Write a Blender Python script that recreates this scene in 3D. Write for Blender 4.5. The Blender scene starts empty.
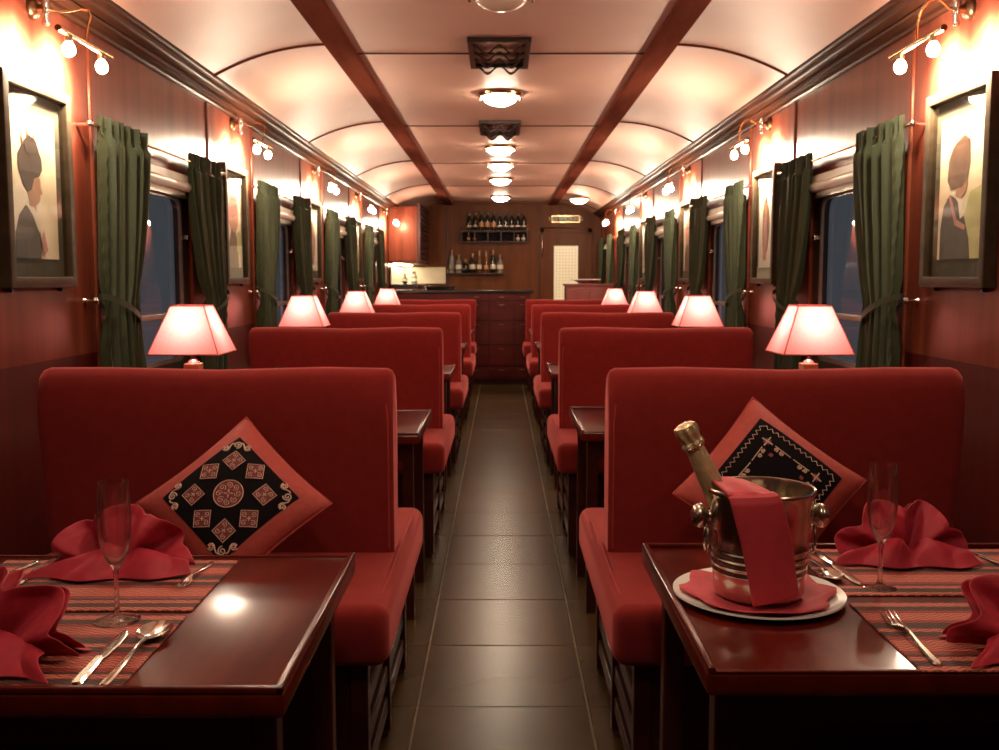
import bpy, bmesh, math, random
from mathutils import Vector, Matrix, noise
random.seed(7)
PI = math.pi
sc = bpy.context.scene
C = sc.collection

# ------------------------------------------------------------------ camera, world, exposure
cam_d = bpy.data.cameras.new('camera')
cam = bpy.data.objects.new('camera', cam_d); C.objects.link(cam)
cam.location = (0, 0, 1.3)
cam.rotation_euler = (math.radians(90 - 5.43), 0, 0)
cam_d.sensor_width = 36.0
cam_d.lens = 36.0 * 1010 / 999
cam_d.shift_x = -1.5 / 999
cam_d.clip_start = 0.02
cam_d.dof.use_dof = True
cam_d.dof.focus_distance = 1.95
cam_d.dof.aperture_fstop = 11.0
sc.camera = cam

world = bpy.data.worlds.new('dusk'); sc.world = world
world.use_nodes = True
bg = world.node_tree.nodes['Background']
bg.inputs[0].default_value = (0.080, 0.084, 0.092, 1)      # blue dusk outside the train
bg.inputs[1].default_value = 0.85

sc.view_settings.view_transform = 'Standard'
sc.view_settings.look = 'None'
sc.view_settings.gamma = 1.0
sc.view_settings.use_curve_mapping = False
sc.view_settings.exposure = 0.30
sc.cycles.use_denoising = True
sc.cycles.max_bounces = 8
sc.cycles.diffuse_bounces = 3
sc.cycles.glossy_bounces = 4
sc.cycles.transmission_bounces = 8
sc.cycles.transparent_max_bounces = 12
sc.cycles.caustics_reflective = False
sc.cycles.caustics_refractive = False
sc.cycles.sample_clamp_indirect = 6.0

BULB, DOME, SHADE_W, BEAM, WARM = 820.0, 66.0, 3.0, 75.0, (1.0, 0.79, 0.57)

# ------------------------------------------------------------------ materials
M = {}
def new_mat(name):
    m = bpy.data.materials.new(name); m.use_nodes = True
    nt = m.node_tree; b = nt.nodes['Principled BSDF']
    M[name] = m
    return m, nt, b
def N(nt, t, **kw):
    n = nt.nodes.new(t)
    for k, v in kw.items():
        if k.startswith('i_'):
            n.inputs[k[2:].replace('_', ' ')].default_value = v
        else: setattr(n, k, v)
    return n
def ramp(nt, stops):
    r = nt.nodes.new('ShaderNodeValToRGB'); e = r.color_ramp.elements
    e[0].position, e[0].color = stops[0][0], (*stops[0][1], 1)
    e[1].position, e[1].color = stops[-1][0], (*stops[-1][1], 1)
    for p, c in stops[1:-1]:
        x = e.new(p); x.color = (*c, 1)
    return r
def coords(nt, scale=(1, 1, 1), kind='Object'):
    tc = N(nt, 'ShaderNodeTexCoord'); mp = N(nt, 'ShaderNodeMapping')
    mp.inputs['Scale'].default_value = scale
    nt.links.new(tc.outputs[kind], mp.inputs[0]); return mp
def noise_mat(name, c1, c2, scale=(8, 8, 8), rough=.5, metal=0, bump=0, bscale=None, coat=0, coat_r=.1, sheen=0, detail=4, spec=.5, rvar=0):
    m, nt, b = new_mat(name)
    mp = coords(nt, scale)
    n = N(nt, 'ShaderNodeTexNoise'); n.inputs['Scale'].default_value = 1.0; n.inputs['Detail'].default_value = detail
    nt.links.new(mp.outputs[0], n.inputs['Vector'])
    r = ramp(nt, [(.3, c1), (.7, c2)]); nt.links.new(n.outputs['Fac'], r.inputs[0])
    nt.links.new(r.outputs[0], b.inputs['Base Color'])
    b.inputs['Roughness'].default_value = rough; b.inputs['Metallic'].default_value = metal
    b.inputs['Coat Weight'].default_value = coat; b.inputs['Coat Roughness'].default_value = coat_r
    b.inputs['Specular IOR Level'].default_value = spec
    if sheen:
        b.inputs['Sheen Weight'].default_value = sheen; b.inputs['Sheen Roughness'].default_value = .5
        b.inputs['Sheen Tint'].default_value = (*[c / max(c2) * .62 + .38 * max(.25, c / max(c2)) + (.12 if c < max(c2) else 0) for c in c2], 1)
    if rvar:
        mr = N(nt, 'ShaderNodeMapRange'); mr.inputs['To Min'].default_value = rough - rvar; mr.inputs['To Max'].default_value = rough + rvar
        nt.links.new(n.outputs['Fac'], mr.inputs['Value']); nt.links.new(mr.outputs[0], b.inputs['Roughness'])
    if bump:
        src = n
        if bscale:
            mp2 = coords(nt, bscale); src = N(nt, 'ShaderNodeTexNoise'); src.inputs['Scale'].default_value = 1.0
            nt.links.new(mp2.outputs[0], src.inputs['Vector'])
        bp = N(nt, 'ShaderNodeBump'); bp.inputs['Strength'].default_value = bump; bp.inputs['Distance'].default_value = .01
        nt.links.new(src.outputs['Fac'], bp.inputs['Height']); nt.links.new(bp.outputs[0], b.inputs['Normal'])
    return m
noise_mat('wall_wood', (.100, .019, .0105), (.175, .042, .022), (14, 14, .7), rough=.28, bump=.06, spec=.2)
M['wall_wood'].node_tree.nodes['Principled BSDF'].inputs['Specular Tint'].default_value = (1, .72, .52, 1)
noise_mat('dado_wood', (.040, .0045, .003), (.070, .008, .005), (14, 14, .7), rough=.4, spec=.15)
noise_mat('back_wood', (.090, .027, .008), (.14, .043, .013), (10, 10, 1.2), rough=.36, spec=.1)
noise_mat('matte_black', (.006, .004, .004), (.012, .008, .007), (30, 30, 30), rough=.8, spec=.1)
noise_mat('dark_wood', (.026, .004, .003), (.050, .008, .005), (3, 16, 16), rough=.34, spec=.35)
noise_mat('table_wood', (.060, .0045, .002), (.100, .007, .003), (22, 3, 22), rough=.33, spec=.05, coat=.60, coat_r=.17)
noise_mat('cornice_wood', (.045, .016, .009), (.075, .027, .015), (16, 2, 16), rough=.36, spec=.012)
noise_mat('beam_wood', (.13, .037, .023), (.18, .054, .034), (16, 2, 16), rough=.6, spec=0)
noise_mat('ceiling_paint', (.64, .385, .30), (.72, .45, .355), (1.5, 1.5, 1.5), rough=.5, spec=.22)
noise_mat('joint_dark', (.05, .015, .01), (.07, .02, .012), rough=.6)
noise_mat('tile', (.048, .026, .0085), (.072, .041, .0145), (3, 3, 3), rough=.26, spec=.22)
noise_mat('grout', (.13, .098, .054), (.17, .128, .072), (20, 20, 20), rough=.8)
noise_mat('bench_fabric', (.172, .0110, .0090), (.200, .0138, .0113), (30, 30, 30), rough=.85, sheen=.55, bump=.04, bscale=(9, 9, 9), spec=.12)
noise_mat('piping', (.26, .013, .010), (.31, .017, .013), (40, 40, 40), rough=.8, sheen=.2)
noise_mat('cushion_fabric', (.33, .036, .026), (.40, .049, .035), (60, 60, 60), rough=.7, sheen=.25, bump=.15, bscale=(30, 30, 30))
noise_mat('cushion_black', (.005, .003, .004), (.009, .006, .007), (200, 200, 200), rough=.9, spec=.1)
noise_mat('thread_tan', (.55, .35, .27), (.66, .44, .34), (300, 300, 300), rough=.7)
noise_mat('thread_red', (.17, .022, .024), (.24, .04, .04), (300, 300, 300), rough=.7)
noise_mat('napkin', (.34, .010, .026), (.40, .016, .034), (50, 50, 50), rough=.6, sheen=.3, spec=.35)
noise_mat('bucket_cloth', (.46, .030, .045), (.52, .040, .055), (50, 50, 50), rough=.7, sheen=.3)
noise_mat('curtain_green', (.019, .026, .0085), (.029, .038, .013), (40, 40, 6), rough=.8, sheen=.12, bump=.1, bscale=(120, 120, 120))
noise_mat('curtain_tie', (.018, .022, .009), (.026, .032, .012), (40, 40, 6), rough=.9)
noise_mat('steel', (.52, .45, .37), (.60, .53, .44), (90, 90, 6), rough=.22, metal=1)
noise_mat('silver', (.84, .80, .73), (.90, .86, .79), (20, 20, 20), rough=.17, metal=1)
noise_mat('brass', (.42, .26, .12), (.52, .33, .16), (20, 20, 20), rough=.22, metal=1)
noise_mat('bronze', (.16, .09, .05), (.22, .13, .07), (20, 20, 20), rough=.3, metal=1)
noise_mat('gold_foil', (.58, .41, .22), (.72, .54, .31), (60, 60, 60), rough=.36, metal=.5, bump=.25, bscale=(90, 90, 90))
noise_mat('bar_wood', (.060, .006, .005), (.090, .010, .008), (2, 2, 12), rough=.4, spec=.2)
noise_mat('black_iron', (.012, .007, .005), (.022, .013, .009), (30, 30, 30), rough=.35, coat=.3)
noise_mat('black_top', (.010, .008, .008), (.02, .016, .015), (30, 30, 30), rough=.2, coat=.3)
noise_mat('porcelain', (.88, .85, .80), (.92, .89, .84), (10, 10, 10), rough=.15, coat=.4)
noise_mat('cream_blind', (.62, .55, .44), (.70, .62, .50), (5, 60, 5), rough=.45)
noise_mat('frame_wood', (.038, .025, .014), (.060, .041, .024), (30, 6, 30), rough=.45, spec=.1)
noise_mat('mat_board', (.060, .052, .034), (.075, .064, .042), (60, 60, 60), rough=.7)
noise_mat('window_metal', (.020, .013, .009), (.032, .020, .013), (30, 30, 30), rough=.35, coat=.2)
noise_mat('sill_metal', (.30, .27, .23), (.38, .34, .29), (30, 30, 30), rough=.3, metal=.8)
noise_mat('lamp_base', (.42, .16, .08), (.52, .21, .11), (20, 20, 3), rough=.35, coat=.3)
noise_mat('bottle_dark', (.006, .008, .005), (.014, .016, .008), (10, 10, 10), rough=.1, coat=.5)
noise_mat('bottle_amber', (.10, .035, .010), (.14, .05, .016), (10, 10, 10), rough=.1, coat=.5)
noise_mat('bottle_clear', (.16, .15, .13), (.22, .21, .18), (10, 10, 10), rough=.1, coat=.5)
noise_mat('label_cream', (.60, .52, .38), (.68, .60, .46), (60, 60, 60), rough=.6)
noise_mat('label_orange', (.48, .22, .10), (.56, .28, .14), (60, 60, 60), rough=.6)
noise_mat('plastic_white', (.6, .56, .5), (.68, .64, .58), (10, 10, 10), rough=.4)
noise_mat('red_lacquer', (.19, .030, .018), (.25, .042, .024), (8, 8, 2), rough=.35, coat=.3)
noise_mat('backsplash', (.55, .46, .33), (.64, .55, .40), (9, 9, 9), rough=.35)
noise_mat('glass_dish', (.50, .16, .14), (.60, .24, .22), (30, 30, 30), rough=.12, coat=.6)
# portrait colours (flat print)
noise_mat('print_cream', (.66, .54, .36), (.80, .70, .52), (9, 9, 9), rough=.45)
noise_mat('print_green', (.42, .40, .14), (.56, .52, .24), (14, 14, 14), rough=.45)
noise_mat('print_brown', (.11, .055, .035), (.19, .10, .065), (22, 22, 22), rough=.45)
noise_mat('print_dark', (.030, .020, .018), (.065, .045, .038), (24, 24, 24), rough=.45)
noise_mat('print_skin', (.36, .17, .10), (.48, .25, .15), (18, 18, 18), rough=.45)
noise_mat('print_white', (.70, .62, .52), (.78, .70, .60), (18, 18, 18), rough=.45)
noise_mat('print_pink', (.44, .16, .15), (.54, .24, .21), (14, 14, 14), rough=.45)

def glass_mat(name, col=(1, 1, 1), rough=0.0):
    m, nt, b = new_mat(name)
    mp = coords(nt, (5, 5, 5)); n = N(nt, 'ShaderNodeTexNoise'); nt.links.new(mp.outputs[0], n.inputs['Vector'])
    r = ramp(nt, [(0, tuple(c * .97 for c in col)), (1, col)]); nt.links.new(n.outputs['Fac'], r.inputs[0])
    nt.links.new(r.outputs[0], b.inputs['Base Color'])
    b.inputs['Transmission Weight'].default_value = 1.0; b.inputs['IOR'].default_value = 1.47
    b.inputs['Roughness'].default_value = rough
    return m
def pane_mat(name, tint, refl):
    m, nt, b = new_mat(name); nt.nodes.remove(b)
    out = nt.nodes['Material Output']
    t = N(nt, 'ShaderNodeBsdfTransparent'); g = N(nt, 'ShaderNodeBsdfGlossy'); mx = N(nt, 'ShaderNodeMixShader')
    fr = N(nt, 'ShaderNodeFresnel'); fr.inputs['IOR'].default_value = refl
    mp = coords(nt, (2, 2, 2)); n = N(nt, 'ShaderNodeTexNoise'); nt.links.new(mp.outputs[0], n.inputs['Vector'])
    r = ramp(nt, [(0, tuple(c * .92 for c in tint)), (1, tint)]); nt.links.new(n.outputs['Fac'], r.inputs[0])
    nt.links.new(r.outputs[0], t.inputs[0])
    g.inputs['Roughness'].default_value = .03
    ge = N(nt, 'ShaderNodeNewGeometry'); sub = N(nt, 'ShaderNodeMath', operation='SUBTRACT'); sub.inputs[0].default_value = 1.0; nt.links.new(ge.outputs['Backfacing'], sub.inputs[1])
    mul = N(nt, 'ShaderNodeMath', operation='MULTIPLY'); nt.links.new(fr.outputs[0], mul.inputs[0]); nt.links.new(sub.outputs[0], mul.inputs[1])
    nt.links.new(mul.outputs[0], mx.inputs[0]); nt.links.new(t.outputs[0], mx.inputs[1]); nt.links.new(g.outputs[0], mx.inputs[2])
    nt.links.new(mx.outputs[0], out.inputs[0])
pane_mat('window_glass', (.80, .82, .85), 1.45)
pane_mat('picture_glass', (.95, .95, .93), 1.42)
glass_mat('crystal', (1, .99, .97))
_nt = M['crystal'].node_tree; _g = _nt.nodes['Principled BSDF']; _t = N(_nt, 'ShaderNodeBsdfTransparent')      # thin walls: part of the light passes straight through
_b = N(_nt, 'ShaderNodeMixShader'); _b.inputs[0].default_value = .85
_g.inputs['Coat Weight'].default_value = .35; _g.inputs['Coat Roughness'].default_value = .06
_nt.links.new(_t.outputs[0], _b.inputs[1]); _nt.links.new(_g.outputs[0], _b.inputs[2]); _nt.links.new(_b.outputs[0], _nt.nodes['Material Output'].inputs[0])
def emit_mat(name, col, strength):
    m, nt, b = new_mat(name)
    b.inputs['Base Color'].default_value = (.8, .75, .65, 1)
    b.inputs['Emission Color'].default_value = (*col, 1); b.inputs['Emission Strength'].default_value = strength
    return m
emit_mat('bulb_glow', WARM, BULB)
emit_mat('dome_glow', WARM, DOME)
emit_mat('strip_glow', (1, .86, .6), 18)
noise_mat('dome_off', (.60, .46, .36), (.66, .52, .42), (10, 10, 10), rough=.25, coat=.4)

# pleated translucent lamp shade
m, nt, b = new_mat('lamp_shade'); nt.nodes.remove(b)
tc = coords(nt, (60, 60, 2)); n = N(nt, 'ShaderNodeTexNoise'); nt.links.new(tc.outputs[0], n.inputs['Vector'])
r = ramp(nt, [(.3, (.80, .25, .24)), (.7, (.86, .31, .29))]); nt.links.new(n.outputs['Fac'], r.inputs[0])
tr = N(nt, 'ShaderNodeBsdfTranslucent'); df = N(nt, 'ShaderNodeBsdfDiffuse'); mx = N(nt, 'ShaderNodeMixShader'); mx.inputs[0].default_value = .35
nt.links.new(r.outputs[0], tr.inputs[0]); nt.links.new(r.outputs[0], df.inputs[0])
nt.links.new(tr.outputs[0], mx.inputs[1]); nt.links.new(df.outputs[0], mx.inputs[2]); nt.links.new(mx.outputs[0], nt.nodes['Material Output'].inputs[0])

# woven placemat: bands across the mat with a zigzag weave
m, nt, b = new_mat('placemat')
tc = N(nt, 'ShaderNodeTexCoord'); sp = N(nt, 'ShaderNodeSeparateXYZ'); nt.links.new(tc.outputs['Object'], sp.inputs[0])
def math_node(op, a, bb=None):
    x = N(nt, 'ShaderNodeMath', operation=op)
    for i, v in enumerate((a, bb)):
        if v is None: continue
        if isinstance(v, (int, float)): x.inputs[i].default_value = v
        else: nt.links.new(v, x.inputs[i])
    return x.outputs[0]
zig = math_node('PINGPONG', math_node('MULTIPLY', sp.outputs[0], 70.0), 1.0)
yy = math_node('ADD', math_node('ADD', math_node('MULTIPLY', sp.outputs[1], 1 / .31), .5), math_node('MULTIPLY', zig, .004))
band = ramp(nt, [(0, (.40, .075, .035))] + [(.0, (.40, .075, .035))])
e = band.color_ramp.elements
band.color_ramp.interpolation = 'CONSTANT'
OR, DK, RD = (.50, .125, .085, 1), (.070, .022, .015, 1), (.30, .036, .026, 1)
pts = [(0, OR), (.05, DK), (.12, OR), (.17, DK), (.20, RD), (.25, OR), (.40, RD), (.45, DK), (.52, OR), (.57, DK), (.66, RD), (.70, OR), (.82, RD), (.86, DK), (.93, OR)]
e[0].position, e[0].color = pts[0]; e[1].position, e[1].color = pts[1]
for p, c in pts[2:]:
    x = e.new(p); x.color = c
nt.links.new(yy, band.inputs[0])
mp = N(nt, 'ShaderNodeMapping'); mp.inputs['Scale'].default_value = (260, 420, 1); nt.links.new(tc.outputs['Object'], mp.inputs[0])
vn = N(nt, 'ShaderNodeTexNoise'); vn.inputs['Scale'].default_value = 1.0; vn.inputs['Detail'].default_value = 3; nt.links.new(mp.outputs[0], vn.inputs['Vector'])
her = math_node('PINGPONG', math_node('ADD', math_node('MULTIPLY', sp.outputs[1], 210.0), math_node('MULTIPLY', math_node('PINGPONG', math_node('MULTIPLY', sp.outputs[0], 95.0), 1.0), 1.4)), 1.0)
wv = math_node('ADD', math_node('MULTIPLY', her, .45), math_node('MULTIPLY', vn.outputs['Fac'], .6))
mixc = N(nt, 'ShaderNodeMix', data_type='RGBA', blend_type='MULTIPLY'); mixc.inputs[0].default_value = .9
wr = ramp(nt, [(.34, (.30, .20, .17)), (.62, (1.15, 1.1, 1.05))]); nt.links.new(wv, wr.inputs[0])
nt.links.new(band.outputs[0], mixc.inputs[6]); nt.links.new(wr.outputs[0], mixc.inputs[7]); nt.links.new(mixc.outputs[2], b.inputs['Base Color'])
bp = N(nt, 'ShaderNodeBump'); bp.inputs['Strength'].default_value = .6; bp.inputs['Distance'].default_value = .002
nt.links.new(wv, bp.inputs['Height']); nt.links.new(bp.outputs[0], b.inputs['Normal']); b.inputs['Roughness'].default_value = .75

# cream patterned door glass, lit from the vestibule behind
m, nt, b = new_mat('door_glass')
mp = coords(nt, (22, 22, 22)); v = N(nt, 'ShaderNodeTexVoronoi'); v.inputs['Scale'].default_value = 1; v.inputs['Randomness'].default_value = 0
nt.links.new(mp.outputs[0], v.inputs['Vector'])
r = ramp(nt, [(.22, (.16, .11, .06)), (.36, (.66, .54, .34))]); nt.links.new(v.outputs['Distance'], r.inputs[0])
nt.links.new(r.outputs[0], b.inputs['Base Color']); nt.links.new(r.outputs[0], b.inputs['Emission Color'])
b.inputs['Emission Strength'].default_value = .42; b.inputs['Roughness'].default_value = .3

# ------------------------------------------------------------------ mesh helpers
class MB:
    def __init__(s): s.v = []; s.f = []; s.m = []; s.mi = 0
    def add(s, vs, fs):
        o = len(s.v); s.v += [tuple(p) for p in vs]
        for f in fs: s.f.append(tuple(i + o for i in f)); s.m.append(s.mi)
        return s
    def box(s, a, b):
        x0, y0, z0 = a; x1, y1, z1 = b
        return s.add([(x0, y0, z0), (x1, y0, z0), (x1, y1, z0), (x0, y1, z0), (x0, y0, z1), (x1, y0, z1), (x1, y1, z1), (x0, y1, z1)],
                     [(0, 3, 2, 1), (4, 5, 6, 7), (0, 1, 5, 4), (1, 2, 6, 5), (2, 3, 7, 6), (3, 0, 4, 7)])
    def lathe(s, prof, n=24, c=(0, 0, 0), mat=None):
        vs = []; fs = []; R = []
        for r, z in prof:
            if r < 1e-6: R.append([len(vs)]); vs.append((0, 0, z))
            else:
                R.append(list(range(len(vs), len(vs) + n)))
                vs += [(r * math.cos(2 * PI * k / n), r * math.sin(2 * PI * k / n), z) for k in range(n)]
        for a, b in zip(R, R[1:]):
            for k in range(n):
                k2 = (k + 1) % n
                if len(a) == 1 and len(b) == 1: continue
                if len(a) == 1: fs.append((a[0], b[k2], b[k]))
                elif len(b) == 1: fs.append((a[k], a[k2], b[0]))
                else: fs.append((a[k], a[k2], b[k2], b[k]))
        if mat is None: mat = Matrix.Translation(c)
        return s.add([mat @ Vector(p) for p in vs], fs)
    def tube(s, pts, r, n=8, closed=False, caps=True):
        pts = [Vector(p) for p in pts]; L = len(pts)
        rs = r if isinstance(r, (list, tuple)) else [r] * L
        vs = []; fs = []; up = None
        for i, p in enumerate(pts):
            if closed: t = pts[(i + 1) % L] - pts[i - 1]
            else: t = pts[min(i + 1, L - 1)] - pts[max(i - 1, 0)]
            t.normalize()
            if up is None: up = t.orthogonal().normalized()
            up = (up - t * up.dot(t))
            if up.length < 1e-6: up = t.orthogonal()
            up.normalize(); w = t.cross(up)
            for k in range(n):
                a = 2 * PI * k / n
                vs.append(p + (up * math.cos(a) + w * math.sin(a)) * rs[i])
        for i in range(L if closed else L - 1):
            j = (i + 1) % L
            for k in range(n):
                k2 = (k + 1) % n
                fs.append((i * n + k, i * n + k2, j * n + k2, j * n + k))
        if caps and not closed:
            fs.append(tuple(range(n))[::-1]); fs.append(tuple((L - 1) * n + k for k in range(n)))
        return s.add(vs, fs)
    def grid(s, fn, nu, nv):
        vs = [fn(i / nu, j / nv) for j in range(nv + 1) for i in range(nu + 1)]
        fs = [(j * (nu + 1) + i, j * (nu + 1) + i + 1, (j + 1) * (nu + 1) + i + 1, (j + 1) * (nu + 1) + i) for j in range(nv) for i in range(nu)]
        return s.add(vs, fs)
    def prism(s, poly, h, mat=Matrix()):            # polygon in local xy, extruded along local z
        n = len(poly)
        vs = [mat @ Vector((x, y, 0)) for x, y in poly] + [mat @ Vector((x, y, h)) for x, y in poly]
        return s.add(vs, [tuple(range(n))[::-1], tuple(range(n, 2 * n))] + [(i, (i + 1) % n, n + (i + 1) % n, n + i) for i in range(n)])
    def sweep_y(s, prof, y0, y1):                    # open or closed xz profile swept along y
        n = len(prof)
        return s.add([(x, y0, z) for x, z in prof] + [(x, y1, z) for x, z in prof],
                     [(i, (i + 1) % n, n + (i + 1) % n, n + i) for i in range(n)] + [tuple(range(n))[::-1], tuple(range(n, 2 * n))])
    def build(s, name, mat, parent=None, bevel=0, seg=2, smooth=True, loc=None, merge=False):
        me = bpy.data.meshes.new(name); me.from_pydata(s.v, [], s.f); me.validate()
        mats = mat if isinstance(mat, (list, tuple)) else [mat]
        for q in mats: me.materials.append(M[q])
        if len(me.polygons) == len(s.m): me.polygons.foreach_set('material_index', s.m)
        bm = bmesh.new(); bm.from_mesh(me)
        if merge: bmesh.ops.remove_doubles(bm, verts=bm.verts, dist=1e-5)
        bmesh.ops.recalc_face_normals(bm, faces=bm.faces)
        if bevel: bmesh.ops.bevel(bm, geom=bm.edges[:], offset=bevel, segments=seg, profile=.5, affect='EDGES', clamp_overlap=True)
        bm.to_mesh(me); bm.free()
        if smooth:
            me.polygons.foreach_set('use_smooth', [True] * len(me.polygons))
            try: me.set_sharp_from_angle(angle=math.radians(40 if not bevel or seg >= 3 else 20))
            except Exception: pass
        o = bpy.data.objects.new(name, me); C.objects.link(o)
        if parent: o.parent = parent
        if loc: o.location = loc
        return o
def rbox(a, b, w, name, mat, parent=None, seg=3): return MB().box(a, b).build(name, mat, parent, bevel=w, seg=seg)
def tag(o, label=None, cat=None, group=None, kind=None):
    if label: o['label'] = label
    if cat: o['category'] = cat
    if group: o['group'] = group
    if kind: o['kind'] = kind
    return o
def empty(name, loc=(0, 0, 0), rz=0, **kw):
    o = bpy.data.objects.new(name, None); C.objects.link(o); o.location = loc; o.rotation_euler = (0, 0, rz)
    o.empty_display_size = .1
    return tag(o, **kw)
KIDS = {}
def kids(o): return [c for c in bpy.data.objects if c.parent == o]
def tree_copy(o, parent=None, cache={}):
    if o.name not in cache: cache[o.name] = kids(o)
    c = o.copy(); C.objects.link(c)
    if parent: c.parent = parent
    for k in cache[o.name]: tree_copy(k, c)
    return c
class Proto:
    """first placing uses the built thing itself, later ones copy it with its parts"""
    def __init__(s, o): s.o = o; s.used = False
    def put(s, loc, rz=0, **kw):
        if s.used: o = tree_copy(s.o)
        else: o = s.o; s.used = True
        o.location = loc; o.rotation_euler = (0, 0, rz)
        return tag(o, **kw)
def point_light(name, loc, energy, radius, parent, color=WARM):
    d = bpy.data.lights.new(name, 'POINT'); d.energy = energy; d.shadow_soft_size = radius; d.color = color
    o = bpy.data.objects.new(name, d); C.objects.link(o); o.location = loc; o.parent = parent
    return o
ROT_Y90 = Matrix.Rotation(PI / 2, 4, 'Y')
ORD = ['nearest', 'second nearest', 'third nearest', 'fourth nearest', 'farthest']
S = 2.32                  # one bay of the carriage
W = 1.45                  # half width
Y0, Y1 = -1.6, 14.8
ZC = 2.385
SIDES = (('left', -1), ('right', 1))

# ------------------------------------------------------------------ floor
floor = empty('floor', (0, 0, 0), kind='structure')
MB().box((-W - .06, Y0, -.05), (W + .06, Y1, -.003)).build('grout_bed', 'grout', floor, smooth=False)
tile_a = MB().box((-.2570, -.2562, -.02), (.2570, .2562, 0)).build('tile', 'tile', floor, bevel=.003, seg=1)
tile_b = MB().box((-.065, -.2562, -.02), (.065, .2562, 0)).build('tile', 'tile', floor, bevel=.003, seg=1)
first = {0: True, 1: True}
for j in range(-9, 24):
    y = 2.975 + .516 * (j + .5)
    if y - .27 < Y0 or y + .25 > Y1: continue
    for i in range(-3, 4):
        b_ = abs(i) == 3; src = tile_b if b_ else tile_a
        x = .005 + .52 * i if not b_ else .005 + math.copysign(1.30 + .068, i)
        o = src if first[b_] else src.copy()
        if not first[b_]: C.objects.link(o)
        first[b_] = False
        o.location = (x, y, random.uniform(-.0008, .0004)); o.parent = floor

# ------------------------------------------------------------------ ceiling
ceil = empty('ceiling', (0, 0, 2.3), kind='structure')
def cz(z): return z - 2.3
def arc(t):   # from the beam (t=0) to the cornice (t=1): x offset, z
    return .80 + .56 * t, 2.390 - .02 * t - .135 * t ** 2.2
joints = [4.82 + S * k for k in range(-2, 5)]
ys = [Y0] + joints + [Y1]
yc_ = [Y0] + [5.0 + S * k for k in range(-2, 5)] + [Y1]
shell = MB()
prof = [(-W - .08, 2.30)] + [(-arc(1 - k / 8)[0], arc(1 - k / 8)[1] + .014) for k in range(9)] + [(-.7, ZC + .012), (.7, ZC + .012)] + [(arc(k / 8)[0], arc(k / 8)[1] + .014) for k in range(9)] + [(W + .08, 2.30)]
prof = prof + [(x, 2.46) for x in (W + .08, -W - .08)]
MB().sweep_y([(x, cz(z)) for x, z in prof], Y0, Y1).build('roof_backing', 'joint_dark', ceil, smooth=False)
for a, b_ in zip(ys, ys[1:]):
    g = .004
    for sgn in (-1, 1):
        p = [(sgn * arc(k / 12)[0], cz(arc(k / 12)[1])) for k in range(13)]
        MB().sweep_y(p + [(x, z + .012) for x, z in reversed(p)], a + g, b_ - g).build('ceiling_panel', 'ceiling_paint', ceil)
for a, b_ in zip(yc_, yc_[1:]):
    MB().box((-.70, a + .005, cz(ZC)), (.70, b_ - .005, cz(ZC) + .01)).build('ceiling_panel', 'ceiling_paint', ceil, bevel=.002, seg=1)
for y in yc_[1:-1]:
    MB().box((-.69, y - .009, cz(ZC) - .005), (.69, y + .009, cz(ZC) + .004)).build('batten', 'joint_dark', ceil, bevel=.002, seg=1)
for y in joints:
    for sgn in (-1, 1):
        p = [(sgn * arc(k / 12)[0], y, cz(arc(k / 12)[1]) - .001) for k in range(13)]
        MB().tube(p, .008, 6).build('rib', 'beam_wood', ceil)
for sgn in (-1, 1):
    x0, x1 = sorted((sgn * .69, sgn * .81))
    MB().box((x0, Y0, cz(2.362)), (x1, Y1, cz(2.41))).build('beam', 'beam_wood', ceil, bevel=.006, seg=2)

# cornices: a stepped dark moulding along each wall
for n_, (side, sg) in enumerate(SIDES):
    pr = [(1.45, 2.165), (1.435, 2.165), (1.428, 2.172), (1.428, 2.186), (1.418, 2.190), (1.400, 2.191), (1.396, 2.200), (1.400, 2.207), (1.384, 2.211), (1.370, 2.214),
          (1.362, 2.222), (1.358, 2.232), (1.345, 2.234), (1.336, 2.242), (1.330, 2.256), (1.345, 2.262), (1.45, 2.30)]
    c = MB().sweep_y([(sg * x, z) for x, z in pr], Y0, Y1).build('trim_%d' % (n_ + 1), 'cornice_wood'); c['kind'] = 'structure'
    bb = MB().box((sg * 1.45, Y0, 0) if sg < 0 else (1.43, Y0, 0), (-1.43, Y1, .09) if sg < 0 else (1.45, Y1, .09)).build('baseboard_' + side, 'dark_wood', bevel=.004)
    bb['kind'] = 'structure'

# ------------------------------------------------------------------ side walls with window openings
WIN = [3.84 + S * k for k in range(-2, 5)]            # near edge of each opening, .94 wide
WZ0, WZ1 = .86, 1.745
for side, sg in SIDES:
    wall = empty('wall_' + side, (sg * W, 0, 0), kind='structure')
    def wp(y0, y1, z0, z1):
        x0, x1 = sorted((0, sg * .06))
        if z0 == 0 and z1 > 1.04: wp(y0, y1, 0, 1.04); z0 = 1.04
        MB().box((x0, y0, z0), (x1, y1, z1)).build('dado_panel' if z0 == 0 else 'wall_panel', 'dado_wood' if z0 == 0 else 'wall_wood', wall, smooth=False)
    wins = [y for y in WIN if not (side == 'left' and y > 12.5)]
    edges = []
    prev = Y0
    for y in wins:
        wp(prev, y, 0, 2.32); wp(y, y + .94, 0, WZ0); wp(y, y + .94, WZ1, 2.32); prev = y + .94
    wp(prev, Y1, 0, 2.32)
    for k in range(-2, 5):
        for yy_ in (3.63, 5.06):
            y = yy_ + S * k
            if Y0 < y < Y1 - .2:
                MB().tube([(-sg * .0, y, .09), (-sg * .0, y, 2.17)], .010, 8).build('moulding', 'wall_wood', wall)
for nm, y in (('wall_front', Y1), ('wall_rear', Y0 - .06)):
    o = MB().box((-W - .06, y, 0), (W + .06, y + .06, 2.44)).build(nm, 'back_wood', smooth=False); o['kind'] = 'structure'

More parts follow.
